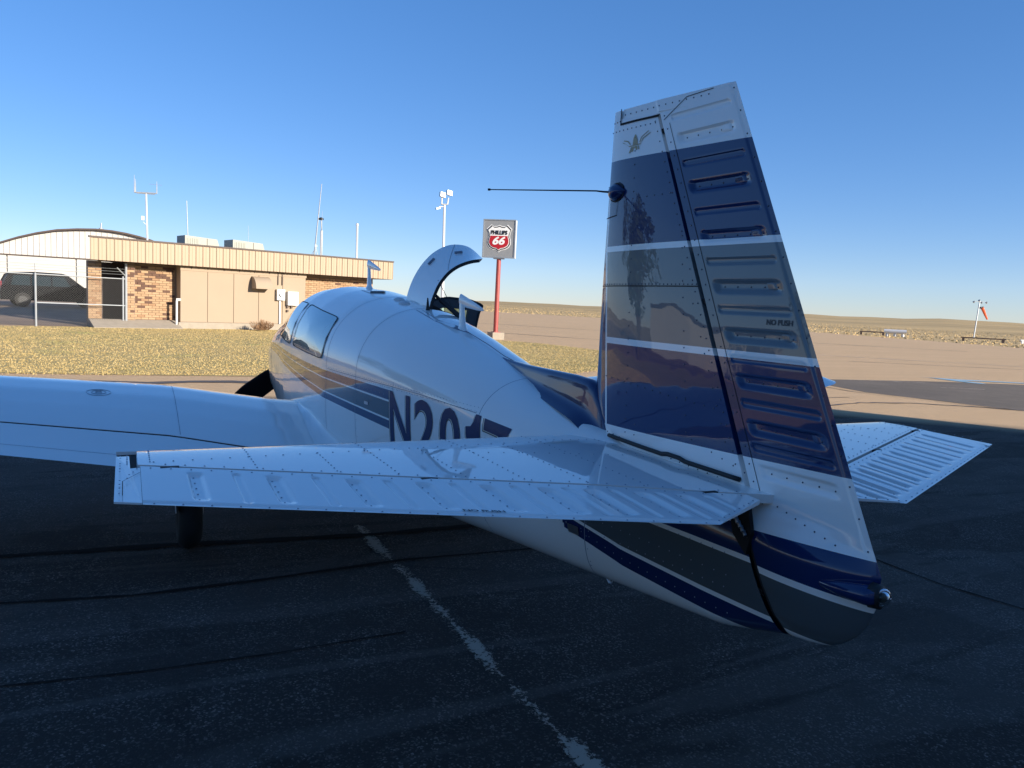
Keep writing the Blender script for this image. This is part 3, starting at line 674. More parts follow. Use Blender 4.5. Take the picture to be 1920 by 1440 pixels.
# tail light
tl = MB().tube([(-1.19,.03,1.040),(-1.24,.052,1.046),(-1.30,.050,1.052),(-1.36,.034,1.056),(-1.385,.022,1.058)], [.001,.010,.020,.027,.028], 14).make('light_fairing', M_navy, AP, smooth=True)
def ringpts(c, ax, r_, n=24):
    ax = Vector(ax).normalized(); a = ax.cross(Vector((0,0,1))).normalized(); b = ax.cross(a); return [Vector(c)+(a*math.cos(2*math.pi*i/n)+b*math.sin(2*math.pi*i/n))*r_ for i in range(n+1)]
MB().tube([(-1.368,.02,1.057),(-1.394,.014,1.058)], [.034,.032], 18).make('light_housing', M_black, AP, smooth=True)
MB().tube(ringpts((-1.396,.013,1.058), (1,-.3,0), .020), .005, 8).make('light_bezel', M_chrome, AP, smooth=True)
vs = []; 
for i in range(7):
    ph = i/6*math.pi/2
    for j in range(16): t = 2*math.pi*j/16; vs.append((-1.394-.020*math.sin(ph), .013+.020*math.cos(t)*math.cos(ph), 1.058+.020*math.sin(t)*math.cos(ph)))
add('light_lens', vs, [(i*16+j, i*16+(j+1) % 16, (i+1)*16+(j+1) % 16, (i+1)*16+j) for i in range(6) for j in range(16)], M_clear, AP, True)
# ---- text & emblem
def placard(txt, size, org, ux, uz, par, m_, name='placard_text'):
    me = text_mesh(txt, size, .004*size/.03*.5, 0., 0., 1)
    map_mesh(me, lambda c: Vector(org)+Vector(ux)*c.x+Vector(uz)*c.y); return addme(name, me, m_, par)
me = text_mesh('NO PUSH', .023, .0006, 0, 0, 1)
map_mesh(me, lambda c: ((-.915-c.x*1.0), rud_y(-.915-c.x, 1.744+c.y, False)+.002, 1.744+c.y)); addme('placard_text', me, M_placard, rud)
em = [[(-.5,.9),(-.40,1.0),(.40,1.0)],]
def emb(polys):
    vs, fs = [], []
    for P in polys:
        k = len(vs)
        for u, v in P: x = -.19-u*.078; z = 2.372+v*.062; vs.append((x, fin_y(x, z)+.0018, z))
        fs.append(tuple(range(k, k+len(P))))
    return add('eagle_emblem', vs, fs, M_gold, fin)
emb([[(-.18,.35),(.22,.35),(.18,.62),(.05,.9),(-.03,.98),(-.14,.75)],[(-.5,.34),(.5,.34),(.45,.28),(-.45,.28)],
     [(-.5,.34),(-.45,.28),(-.75,.5),(-.82,.56)],[(-.82,.56),(-.75,.5),(-1.05,.62),(-1.08,.68)],[(-.62,.62),(-.40,.40),(-.34,.42),(-.58,.68)],[(-.62,.62),(-.58,.68),(-.95,.78),(-.98,.73)],
     [(.5,.34),(.45,.28),(.66,.6),(.60,.64)],[(.66,.6),(.60,.64),(1.12,.86),(1.16,.82)],[(.34,.42),(.40,.40),(.52,.70),(.46,.72)],[(.46,.72),(.52,.70),(1.0,.95),(.98,1.0)],
     [(-.20,.24),(.20,.24),(.22,0),(.10,0),(.08,.14),(-.08,.14),(-.12,-.05),(-.26,-.05)],[(-.30,.24),(-.22,.24),(-.34,-.1),(-.46,-.1)],[(.26,.24),(.32,.24),(.40,0),(.30,0)]])

# ---- horizontal stabilizer + elevator
def zc(x): return 1.2432+.0193*x
def he(y): return -.24-.457*(1.733-y)
def te(y):
    if y >= .3723: return -.5734-.4193*(1.79-y)
    return -1.044-(y-.11)*(.1237/.2623)
def sth(y): return (.040-.014*(y/1.79))*(.55+.45*min(1,max(0,(y-.02)/.5)))
def stab_up(x, y):
    u = min(max((.0-x)/(0-he(y)), 0), 1); e = .0
    return sth(y)*(math.sqrt(u)*1.9-.95*u)*.62
EB = [(1.592,1),(1.483,0),(1.393,1),(1.28,0),(1.189,1),(1.095,0),(1.008,1),(.925,0),(.842,1),(.765,0),(.688,1),(.625,0),(.564,1),(.50,0),(.433,1),(.378,0),(.321,1),(.25,0)]
def elev_up(x, y):
    h0 = he(y)-.008; t1 = te(y) if y >= .3723 else -.5734-.4193*(1.79-y); u = min(max((h0-x)/(h0-t1), 0), 1); base = sth(y)*.575
    z = base*(1-u)+.0022*u
    if u > .93: z -= .0035*sstep(.93, .955, u)
    a, b = h0-.040, t1+.034; uu_ = (a-x)/(a-b)
    if 0 < uu_ < 1 and x > te(y)+.02 and .2 < y < 1.66:
        for by, dp in EB:
            q = by-y
            if abs(q) < .034: z += bead(q, uu_, a-b, dp)*.9
    return z
for sd in (1, -1):
    nm = sd
    # fixed stabilizer
    ys = sorted(set(list(np.linspace(.0, 1.733, 50))+[1.7331, 1.79])); nc = 44; vs = []
    for y in ys:
        x1 = he(y)+.004 if y <= 1.733 else -.014
        for j in range(nc):
            u = (j/(nc-1))**1.9; x = 0+(x1)*u; vs.append((x+.0, sd*y, zc(x)+stab_up(x, min(y, 1.733))))
    n0 = len(vs)
    vs += [(a, b, 2*zc(a)-c) for a, b, c in vs]
    g1 = grid_faces(len(ys), nc, flip=sd > 0); ny = len(ys)
    fs = g1+[tuple(n0+q for q in f_[::-1]) for f_ in g1]
    fs += [(i*nc+nc-1, (i+1)*nc+nc-1, n0+(i+1)*nc+nc-1, n0+i*nc+nc-1) for i in range(ny-1)]+[((ny-1)*nc+j, (ny-1)*nc+j+1, n0+(ny-1)*nc+j+1, n0+(ny-1)*nc+j) for j in range(nc-1)]
    stb = add('stabilizer', vs, fs, M_wing, AP, auto=40)
    # elevator
    ys = np.concatenate([np.linspace(.112, .2, 12), np.linspace(.203, 1.66, 400), np.linspace(1.67, 1.726, 5)]); nc = 64; vs = []
    for y in ys:
        x0 = he(y)-.012; x1 = te(y)
        for j in range(nc): x = x0+(x1-x0)*(j/(nc-1)); vs.append((x, sd*y, zc(x)+elev_up(x, y)))
    n0 = len(vs); ny = len(ys); vs += [(a, b, zc(a)-.85*(sth(abs(b))*.575*(1-min(max((he(abs(b))-a)/(he(abs(b))-te(abs(b))), 0), 1))+.001)) for a, b, c in vs]
    g1 = grid_faces(ny, nc, flip=sd > 0); fs = g1+[tuple(n0+q for q in f_[::-1]) for f_ in g1]
    fs += [(i*nc+e, (i+1)*nc+e, n0+(i+1)*nc+e, n0+i*nc+e) for i in range(ny-1) for e in (0, nc-1)]+[(e*nc+j, e*nc+j+1, n0+e*nc+j+1, n0+e*nc+j) for e in (0, ny-1) for j in range(nc-1)]
    ele = add('elevator', vs, fs, M_wing, AP, auto=40)
    # horn (balance area at the tip)
    P = [(-.070,1.754),(-.070,1.79),(-.5734,1.79),(te(1.727),1.727),(he(1.727)-.012,1.7265),(-.262,1.752)]
    vs = [(x, sd*y, zc(x)+(.004 if x > -.1 else .011 if x > -.5 else .003)) for x, y in P]+[(x, sd*y, zc(x)-(.012 if x > -.5 else .002)) for x, y in P]; N = len(P)
    fs = [tuple(range(N)), tuple(range(N, 2*N))[::-1]]+[(i, N+i, N+(i+1) % N, (i+1) % N) for i in range(N)]
    add('elevator_horn', vs, [f_ if sd < 0 else f_[::-1] for f_ in fs], M_wing, ele)
    L = []
    up = (0, 0, 1)
    MB().box((-.26, sd*1.734, zc(-.1)-.014), (.25,0,0), (0,sd*.053,0), (0,0,.012)).make('horn_gap', M_dark, stb)
    def sr(p0, p1, sp):
        d = math.dist(p0, p1); n = max(1, int(d/sp))
        for i in range(n+1):
            x = p0[0]+(p1[0]-p0[0])*i/n; y = p0[1]+(p1[1]-p0[1])*i/n; L.append(((x, sd*y, zc(x)+stab_up(x, y)+.0004), up))
    sr((-.215,1.69), (-.155,.30), .052); sr((-.02,1.70), (-.21,1.70), .03)
    for y, st_ in ((1.418,0),(1.04,0),(.70,0),(.361,0)): sr((-.01-.0,y), (he(y)+.03,y), .036)
    for y in (1.205,.86,.53): sr((-.19,y), (he(y)+.03,y), .036)
    sr((he(1.66)+.02,1.66), (he(.12)+.02,.12), .055); sr((-.17,.10), (-.88,.12), .05)
    sr((-.12,.35), (-.14,.10), .035); sr((-.30,.70),(-.45,.12),.05)
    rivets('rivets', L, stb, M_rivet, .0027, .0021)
    L = []
    def er(f0, y0, y1, sp):
        n = int(abs(y1-y0)/sp)
        for i in range(n+1): y = y0+(y1-y0)*i/n; x = f0(y); L.append(((x, sd*y, zc(x)+elev_up(x, y)+.0004), up))
    er(lambda y: he(y)-.030, .14, 1.70, .052); er(lambda y: te(y)+.010, .40, 1.70, .062); er(lambda y: te(y)+.012, .14, .36, .03)
    for by, dp in EB:
        if dp:
            for k in range(5): x = he(by)-.06+(te(by)-he(by)+.10)*(.08+.2*k); x = x if by > .36 else he(by)-.06-.04*k; L.append(((x, sd*(by+.002), zc(x)+elev_up(x, by+.002)+.0004), up))
    for x in (-.10,-.13,-.20,-.23,-.26,-.30,-.40,-.44,-.48,-.53): L.append(((x, sd*1.778, zc(x)+.0118), up))
    for x in (-.10,-.12,-.14,-.15,-.18,-.21): L.append(((x, sd*1.760, zc(x)+.0118), up))
    for x, y in ((-.27,1.735),(-.31,1.745),(-.34,1.755),(-.38,1.76)): L.append(((x, sd*y, zc(x)+.0118), up))
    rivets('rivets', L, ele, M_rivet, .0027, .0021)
    # dark spar seen in the hinge gap, and brackets
    MB().strip([(he(y)-.002, sd*y, zc(he(y))+sth(y)*.35) for y in np.linspace(.1, 1.733, 8)], [(he(y)-.016, sd*y, zc(he(y))+sth(y)*.30) for y in np.linspace(.1, 1.733, 8)]).make('hinge_gap', M_dark, stb)
    for y in (1.66, .98, .10+.12):
        MB().box((he(y)-.018, sd*(y-.035), zc(he(y))+.004), (.016,0,0), (0,sd*.05,0), (0,0,sth(y)*.45)).make('hinge_bracket', M_black, stb)
    P = [(-.285,1.727),(-.29,1.715),(-.41,1.771),(-.553,1.771)]
    P2 = [(x+.0, sd*y, zc(x)+.0125) for x, y in P[1:]]
    MB().strip([(a, b-.001, c) for a, b, c in P2], [(a, b+.001, c) for a, b, c in P2]).make('panel_seam', M_dark, ele)
    P = [(x, sd*(.055+.02*math.sin((-x-.18)*4)*0+fin_y(x, 1.26)*.2), zc(x)+.024+.004) for x in np.linspace(-.17, -.88, 24)]
    MB().tube([(x, sd*(fin_y(x, 1.25)+.008), zc(x)+.030-.0*i+(.006 if -.62 < x < -.52 else 0)) for i, x in enumerate(np.linspace(-.165, -.89, 24))], .008, 8).make('seal_strip', M_black, AP, smooth=True)
    if sd > 0:
        def eu(c): 
            y = .985-c.x; x = te(y)+.034-.0+ c.y*.8-.012
            return (x, y, zc(x)+elev_up(x, y)+.003)
        me = text_mesh('NO PUSH', .024, .0008, 0, 0, 1); map_mesh(me, eu); addme('placard_text', me, M_ink, ele)

# ---- wings
def wte(y): return 1.64+.30*y
WLE = 4.12
UP = [(0,0),(.06,.030),(.12,.060),(.2,.105),(.3,.160),(.4,.210),(.55,.270),(.7,.300),(.78,.300),(.85,.284),(.91,.258),(.95,.232),(.98,.207),(.995,.186),(1,.17)]
LO = [(0,0),(.2,.006),(.5,.018),(.7,.026),(.8,.035),(.88,.055),(.94,.085),(.98,.122),(.995,.15),(1,.17)]
def wz0(y): return ip(y, [(.4,.52),(.7,.555),(1.5,.70),(2.38,.790),(2.6,.812),(5.45,1.075)], 1)
def wing_up(x, y):
    c = WLE-wte(y)+.12*(y/5.4); u = (x-wte(y))/c; return wz0(y)+ip(u, UP, 1)*c/1.9
for sd in (1, -1):
    W_ = root if False else None
    ys = list(np.linspace(.40, 5.15, 60))+[5.25,5.33,5.39,5.43,5.455]
    hx = .235
    def wing_part(u0, u1, name, nu=40, close=True):
        vs = []
        us = [u0+(u1-u0)*(.5-.5*math.cos(math.pi*i/(nu-1))) for i in range(nu)]
        for y in ys:
            c = WLE-wte(y)+.12*(y/5.4); k = 1.
            if y > 5.15: k = math.sqrt(max(0.02, 1-((y-5.15)/.307)**2))
            cc = c*(.45+.55*k) if y > 5.15 else c
            xm = wte(y)+(c-cc)*.35
            mid = lambda u: ip(u, LO, 1)*.55+ip(u, UP, 1)*.45
            row = [(xm+u*cc, sd*y, wz0(y)+(mid(u)+(ip(u, UP, 1)-mid(u))*k)*cc/1.9) for u in us]
            row += [(xm+u*cc, sd*y, wz0(y)+(mid(u)+(ip(u, LO, 1)-mid(u))*k)*cc/1.9) for u in us[::-1]]
            vs += row
        n = 2*nu; fs = []
        for i in range(len(ys)-1):
            for j in range(n): q = (j+1) % n; F_ = (i*n+j, i*n+q, (i+1)*n+q, (i+1)*n+j); fs.append(F_ if sd < 0 else F_[::-1])
        fs += [tuple(range(n)), tuple((len(ys)-1)*n+j for j in range(n))]
        return add(name, vs, fs, M_wing, AP, auto=35)
    wg = wing_part(hx, 1., 'wing'); fp = wing_part(0., hx-.011, 'flap', 20)
    ysl = np.linspace(.45, 5.1, 40)
    def atu(y, u, dz): c = WLE-wte(y)+.12*(y/5.4); return (wte(y)+u*c, sd*y, wz0(y)+ip(u, UP, 1)*c/1.9+dz)
    MB().strip([atu(y, hx+.001, -.003) for y in ysl], [atu(y, hx-.013, -.003) for y in ysl]).make('flap_gap', M_dark, wg)
    MB().strip([atu(y, .075, .0012) for y in ysl], [atu(y, .0735, .0012) for y in ysl]).make('panel_seam', M_seam, fp)
    for y in (1.45, 3.4): MB().strip([atu(y, u, .0012) for u in np.linspace(hx+.01, .86, 20)], [atu(y+.003, u, .0012) for u in np.linspace(hx+.01, .86, 20)]).make('panel_seam', M_seam, wg)
    yc = 1.93
    for rad_ in (.075, .045, .02):
        pts = [(3.30+rad_*math.cos(t), yc+rad_*math.sin(t)) for t in np.linspace(0, 6.283, 28)]
        MB().tube([(x, sd*y, wing_up(x, y)+.001) for x, y in pts], .003, 5).make('filler_cap_ring', M_alum, wg)
    # root fillet
    vs = []
    for i in range(30):
        s = i/29; x = 1.95+s*1.45; rad_ = .012+.13*(1-s)
        for j in range(9):
            a = j/8; y0_ = fy(x, wing_up(x, .55)+rad_) ; y = y0_+rad_*1.25*(1-math.cos(a*math.pi/2)); z = wing_up(x, .6)+rad_*(1-math.sin(a*math.pi/2))+.004
            y = y0_-.004+ (rad_*1.3)*(1-math.cos(a*math.pi/2)); vs.append((x, sd*y, z+(.0 if a < 1 else -.002)))
    add('wing_fillet', vs, grid_faces(30, 9, flip=sd > 0), M_white, AP, True)
    # main gear
    x, y = 2.85, sd*1.38
    ty = MB(); n1, n2 = 28, 12; vs = []
    for i in range(n1):
        a = 2*math.pi*i/n1
        for j in range(n2): b = 2*math.pi*j/n2; R2 = .145+.075*math.cos(b); vs.append((x+R2*math.cos(a), y+.078*math.sin(b), .22+R2*math.sin(a)))
    wh = add('wheel', vs, [(i*n2+j, i*n2+(j+1) % n2, ((i+1) % n1)*n2+(j+1) % n2, ((i+1) % n1)*n2+j) for i in range(n1) for j in range(n2)], M_tyre, AP, True)
    MB().tube([(x, y-.05, .22), (x, y+.05, .22)], .085, 20).make('wheel_hub', M_wp, wh)
    MB().tube([(x+.02, y-sd*.06, .22), (x+.04, y-sd*.08, .50), (x+.05, y-sd*.06, .72)], .032, 10).make('gear_leg', M_wp, AP)
    MB().box((x-.2, y+sd*.09, .30), (.34,0,0), (0,sd*.006,.0), (0,sd*.02,.34)).make('gear_door', M_white, AP)
vs = []; x, y = 4.9, 0
for i in range(28):
    a = 2*math.pi*i/28
    for j in range(12): b = 2*math.pi*j/12; R2 = .125+.06*math.cos(b); vs.append((x+R2*math.cos(a), y+.062*math.sin(b), .185+R2*math.sin(a)))
wh = add('wheel', vs, [(i*12+j, i*12+(j+1) % 12, ((i+1) % 28)*12+(j+1) % 12, ((i+1) % 28)*12+j) for i in range(28) for j in range(12)], M_tyre, AP, True)
MB().tube([(x, -.04, .185), (x, .04, .185)], .07, 16).make('wheel_hub', M_wp, wh)
MB().tube([(x, .08, .185), (x-.02, .08, .42), (x-.05, 0, .62)], .024, 8).tube([(x, -.08, .185), (x-.02, -.08, .42), (x-.05, 0, .62)], .024, 8).make('gear_leg', M_wp, AP)
# tie-down ring under the tail
MB().tube([(-.14,.0,.69),(-.19,.012,.662),(-.20,.0,.69)], .0035, 6).tube([(-.11,.0,.69),(-.18,.012,.660)], .0035, 6).make('tie_down_ring', M_alum, AP)
# ---- propeller
pr_ = MB().tube([(5.66,0,1.08),(5.74,0,1.08),(5.84,0,1.08),(5.95,0,1.08),(6.04,0,1.08),(6.08,0,1.08)], [.17,.17,.15,.10,.04,.004], 28).make('spinner', M_white, AP, smooth=True)
bl_dir = Vector((0, .80, -.60)); 
for sg in (1, -1):
    dv = bl_dir*sg; n1 = 22; vs = []; side = dv.cross(Vector((1,0,0)))
    for i in range(n1):
        s = i/(n1-1); R_ = .12+.82*s; w = ip(s, [(0,.07),(.15,.10),(.45,.135),(.75,.13),(.92,.105),(.97,.075),(1,.02)], 1); tw_ = math.radians(38-24*s); th = .022*(1-s)+.005
        for j in range(12):
            t = 2*math.pi*j/12; a, b = math.cos(t)*w, math.sin(t)*th
            vs.append(Vector((5.77,0,1.12))+dv*R_+side*(a*math.cos(tw_)-b*math.sin(tw_))+Vector((1,0,0))*(a*math.sin(tw_)+b*math.cos(tw_)))
    add('propeller_blade', vs, [(i*12+j, i*12+(j+1) % 12, (i+1)*12+(j+1) % 12, (i+1)*12+j) for i in range(n1-1) for j in range(12)]+[tuple((n1-1)*12+j for j in range(12))], M_ink, AP, True)
# ---- roof antennas
def bent(xb, yb_, zb_, h, arm, name='navigation_antenna'):
    o = MB(); n = 14
    secs = [(0,.085,.045),(.07,.060,.028),(.18,.042,.016),(.5,.033,.012),(.85,.030,.010),(1.,.026,.005)]
    vs = []
    for s, cx_, wy in secs:
        x0 = xb+.03*s*1.2
        for j in range(n): t = 2*math.pi*j/n; vs.append((x0+cx_*math.cos(t), yb_+wy*math.sin(t), zb_-.02+(h+.02)*s))
    fs = [(i*n+j, i*n+(j+1) % n, (i+1)*n+(j+1) % n, (i+1)*n+j) for i in range(len(secs)-1) for j in range(n)]+[tuple((len(secs)-1)*n+j for j in range(n))]
    o.add(vs, fs)
    vs = []
    A_ = [(0,.036),(.3,.029),(.7,.018),(.95,.009),(1,.002)]
    for s, hz in A_:
        cx_ = xb+.045-s*arm; cz_ = zb_+h-.028-.055*s*(arm/.35)
        for j in range(n): t = 2*math.pi*j/n; vs.append((cx_, yb_+hz*.35*math.cos(t), cz_+hz*math.sin(t)))
    o.add(vs, [(i*n+j, i*n+(j+1) % n, (i+1)*n+(j+1) % n, (i+1)*n+j) for i in range(len(A_)-1) for j in range(n)]+[tuple(range(n))])
    return o.make(name, M_white, AP, auto=50)
bent(3.42, 0, 1.835, .225, .34); bent(1.47, .0, 1.605, .20, .33)
def blister(x, y, rx, ry, h):
    zt_ = sec(x)[0]; t = math.asin(min(1, (abs(y)/sec(x)[1])))
    n = 20; vs = []
    for i in range(6):
        ph = i/5*math.pi/2
        for j in range(n):
            a = 2*math.pi*j/n; xx = x+rx*math.cos(a)*math.cos(ph); yy = y+ry*math.sin(a)*math.cos(ph); s_ = sec(xx)
            zz_ = s_[2]+(s_[0]-s_[2])*(1-min(1, abs(yy)/s_[1])**s_[4])**(1/s_[4]); vs.append((xx, yy, zz_-.002+h*math.sin(ph)))
    return add('antenna_blister', vs, [(i*n+j, i*n+(j+1) % n, (i+1)*n+(j+1) % n, (i+1)*n+j) for i in range(5) for j in range(n)], M_wp, AP, True)
blister(2.47, .06, .062, .038, .02); blister(2.30, .08, .062, .038, .022)
zz_ = sec(2.0)[0]
MB().tube([(2.02,.015,1.68),(2.022,.015,1.71),(2.03,.015,1.78)], [.024,.012,.004], 12).make('stub_antenna', M_black, AP)
v_ = [(3.22,.02),(2.92,.02),(2.96,.13),(3.20,.13)]
def roofz(x, y): s_ = sec(x); return s_[2]+(s_[0]-s_[2])*(1-min(1, abs(y)/s_[1])**s_[4])**(1/s_[4])
add('roof_vent', [(x, y, roofz(x, y)+.002) for x, y in v_]+[(3.20,.03,roofz(3.2,.03)+.004),(2.93,.03,roofz(2.93,.03)+.016),(2.97,.12,roofz(2.97,.12)+.016),(3.18,.12,roofz(3.18,.12)+.004)], [(0,1,5,4),(1,2,6,5),(2,3,7,6),(3,0,4,7),(4,5,6,7)], M_white, AP)
MB().strip([(2.922,.02,roofz(2.92,.02)+.012),(2.962,.125,roofz(2.96,.125)+.012)], [(2.918,.02,roofz(2.92,.02)+.004),(2.958,.125,roofz(2.96,.125)+.004)]).make('vent_slot', M_dark, fus)
# ---- open baggage door (curved shell hinged on the roof)
AF = [(.0,1.66),(-.004,1.724),(-.028,1.804),(-.062,1.882),(-.126,1.962),(-.20,2.012),(-.294,2.047),(-.345,2.054)]
FW = [(.005,1.735),(-.011,1.825),(-.047,1.92),(-.103,2.016),(-.188,2.108),(-.291,2.165),(-.361,2.178),(-.47,2.17),(-.576,2.087)]
def resample(P, n):
    P = [Vector(p) for p in P]; d = [0]
    for i in range(1, len(P)): d.append(d[-1]+(P[i]-P[i-1]).length)
    return [Vector((float(np.interp(s, d, [p.x for p in P])), float(np.interp(s, d, [p.y for p in P])))) for s in np.linspace(0, d[-1], n)]
na = 28; A_, F_ = resample(AF, na), resample(FW, na)
def smooth_pts(P):
    Q = [p.copy() for p in P]
    for _ in range(3):
        for i in range(1, len(Q)-1): Q[i] = Q[i]*.5+(Q[i-1]+Q[i+1])*.25
    return Q
A_, F_ = smooth_pts(A_), smooth_pts(F_)
vs = []; nw = 9
for i in range(na):
    for j in range(nw):
        t = j/(nw-1); p = A_[i].lerp(F_[i], t); vs.append((2.05+.45*t, p.x, p.y))
outer = list(vs); inner = []
for i in range(na):
    for j in range(nw):
        a = Vector(vs[min(i+1, na-1)*nw+j])-Vector(vs[max(i-1, 0)*nw+j]); nn = Vector((0, -a.z, a.y)).normalized()
        inner.append(tuple(Vector(vs[i*nw+j])-Vector((0, nn.y, nn.z))*-.0-Vector((0, -nn.y, -nn.z))*-1*.0+Vector((0, -1, -.3)).normalized()*.0+Vector((0, nn.y, nn.z))*.022))
g1 = grid_faces(na, nw)
bag = add('baggage_door', outer, g1, M_white, AP, True)
add('door_lining', inner, g1, M_trim, bag, True)
rim = MB()
for j in (0, nw-1): rim.strip([outer[i*nw+j] for i in range(na)], [inner[i*nw+j] for i in range(na)])
rim.strip([outer[(na-1)*nw+j] for j in range(nw)], [inner[(na-1)*nw+j] for j in range(nw)]); rim.make('door_seal', M_black, bag)
MB().strip([(2.06+.43*t+.0, A_[i].lerp(F_[i], t).x+.002, A_[i].lerp(F_[i], t).y+.002) for i, t in ((16,0.),(17,.3),(18,.6),(19,1.))], [(2.064+.43*t, A_[i].lerp(F_[i], t).x+.002, A_[i].lerp(F_[i], t).y+.002) for i, t in ((16,0.),(17,.3),(18,.6),(19,1.))]).make('panel_seam', M_dark, bag)
for i, t, w in ((21,.55,.012),(13,.75,.010)):
    p = A_[i].lerp(F_[i], t); q = A_[i-2].lerp(F_[i-2], t)
    MB().tube([(2.05+.45*t, p.x+.003, p.y+.004), (2.05+.45*t, q.x+.003, q.y+.004)], w, 6).make('latch_handle', M_seam, bag)
MB().tube([(2.09,-.06,1.80),(1.93,-.22,1.62)], .011, 8).tube([(2.07,-.09,1.77),(1.96,-.2,1.66)], .016, 8).make('gas_strut', M_black, bag)
MB().tube([(2.08,-.07,1.90),(2.10,-.24,1.64)], .0022, 5).make('restraint_cord', M_black, bag)
# ---- open cabin door on the far side
def dpt(u, v):  # u 0 hinge .. 1 free edge, v 0 bottom .. 1 top ; door swung out, curved like the cabin side
    zt_ = 1.52+.27*math.sin(min(1, .25+u*.62)*math.pi)**.6 if False else None
    top = ip(u, [(0,1.60),(.1,1.70),(.25,1.765),(.5,1.797),(.8,1.785),(.95,1.755),(1,1.735)], 1)
    z = .70+(top-.70)*v; curve = .16*v**2.2
    y = -.56-.68*u+.18*(1-v)**.6*u; return (3.92-.05*u+curve*.3, y, z)
def dquad(name, u0, u1, v0, v1, m_, par, off=0., nu=14, nv=8):
    vs = []
    for i in range(nu):
        for j in range(nv): p = Vector(dpt(u0+(u1-u0)*i/(nu-1), v0+(v1-v0)*j/(nv-1))); p.x += off; vs.append(p)
    n0 = len(vs); vs += [p+Vector((.035,0,0)) for p in vs[:n0]]; g1 = grid_faces(nu, nv); fs = g1+[tuple(n0+q for q in f_[::-1]) for f_ in g1]
    B_ = [i*nv for i in range(nu)]+[(nu-1)*nv+j for j in range(1, nv)]+[i*nv+nv-1 for i in range(nu-2, -1, -1)]+[j for j in range(nv-2, 0, -1)]
    fs += [(B_[k], B_[(k+1) % len(B_)], n0+B_[(k+1) % len(B_)], n0+B_[k]) for k in range(len(B_))]
    return add(name, vs, fs, m_, par, auto=40)
cdo = dquad('cabin_door', 0, 1, 0, .50, M_dtrim, AP)
dquad('door_frame', 0, 1, .915, 1., M_dtrim, cdo); dquad('door_frame', 0, .10, .50, .915, M_dtrim, cdo); dquad('door_frame', .84, 1., .50, .915, M_dtrim, cdo)
dquad('door_window', .10, .84, .50, .915, M_clear, cdo, .012)
rimp = [dpt(u, 1.) for u in np.linspace(0, 1, 24)]+[dpt(1., v) for v in np.linspace(1, 0, 16)]
MB().tube([(p[0], p[1], p[2]) for p in rimp], .011, 6).make('door_seal', M_black, cdo)
# seats seen through openings
for x in (3.6, 2.9):
    for y in (-.26, .26):
        st = MB(); st.cbox((x, y, .95), .42, .40, .14).box((x-.24, y-.19, .95), (.10,0,0), (0,.38,0), (-.08,0,.55)); st.make('seat', M_trim, AP)

# ================================================================== LOW BRICK BUILDING
def look(o): return o
Av = Vector((.247, -.969, 0)).normalized(); Nv = Vector((-.969, -.247, 0)).normalized(); UZ = Vector((0,0,1))
P0 = Vector((32.0, 3.0, 0)); PLEN = 13.93
def W3(s, d, z): return P0+Av*s+Nv*d+UZ*z
FB = root('office_building', tuple(W3(6, -3, 0)), 'low flat-roofed airport office with tan metal fascia, brick walls and beige block', 'building')
def fbox(name, s0, s1, d0, d1, z0, z1, m_, par=None): return MB().box(W3(s0, d0, z0), Av*(s1-s0), Nv*(d1-d0), UZ*(z1-z0)).make(name, m_, par or FB)
ZF0, ZF1 = 2.70, 3.58
roof = MB().add(*prism([(.02,-.03),(PLEN-.02,-.03),(PLEN-.02,-10),(4.6,-10)], P0+UZ*(ZF0+.02), Av, Nv, UZ, .84)).make('roof', M_brown, FB)
fbox('roof_edge', -.04, PLEN+.04, -.1, .05, 3.565, 3.63, M_brown, roof); MB().add(*prism([(.02,-.03),(PLEN-.02,-.03),(PLEN-.02,-2.0),(.9,-2.0)], P0+UZ*(ZF0-.01), Av, Nv, UZ, .026)).make('soffit', M_brown, roof)
# fascia panels: 48 folded metal sheets
npn = 48; pw = PLEN/npn
pm = MB()
prof = [(0,0),(.012,.03),(.03,.03),(.05,0),(pw*.5-.012,0),(pw*.5,.006),(pw*.5+.012,0),(pw-.004,0)]
vs = []
for z in (0, ZF1-ZF0-.0): vs += [Av*a+Nv*b+UZ*z for a, b in prof]
n = len(prof); base = D.meshes.new('fascia_panel'); base.from_pydata([tuple(v) for v in vs], [], [(i, i+1, n+i+1, n+i) for i in range(n-1)]); base.materials.append(M_fascia)
for k in range(npn):
    o = D.objects.new('fascia_panel', base); COL.objects.link(o); o.parent = FB; o.location = W3(k*pw, 0.002, ZF0)-FB.location
fbox('fascia_end', PLEN, PLEN+.015, -1.0, .02, ZF0, ZF1, M_fascia)
# brick walls
BD = -.92; bricks_shown = []
def wall(s0, s1, d0, d1, z0, z1): return fbox('brick_wall', s0, s1, d0, d1, z0, z1, M_mortar)
w1 = wall(1.62, 3.6, BD-.3, BD-.02, .0, ZF0-.02); w3 = wall(9.25, PLEN-.6, BD-.3, BD-.02, 0, ZF0-.02)
fbox('brick_wall', .12, .62, BD-.3, BD-.02, 0, ZF0-.02, M_mortar); fbox('doorway_wall', .5, 2.2, BD-1.5, BD-1.3, 0, ZF0-.02, M_brown); fbox('column', 1.50, 1.82, BD-.02, BD+.25, 0, ZF0-.02, M_mortar)
fbox('back_wall', 4.5, PLEN-.3, -9.8, -9.5, 0, ZF0-.02, M_mortar); fbox('side_wall', PLEN-.8, PLEN-.6, -9.8, BD-.31, 0, ZF0-.02, M_bricks[2])
BL, BH = .29, .098
bme = D.meshes.new('brick'); mb = MB().box((0,0,0), Av*(BL-.015), Nv*.03, UZ*(BH-.014)); bme.from_pydata(mb.v, [], mb.f)
bmes = []
for m_ in M_bricks: q = bme.copy(); q.materials.append(m_); bmes.append(q)
cnt = 0; restmb = {i: MB() for i in range(4)}
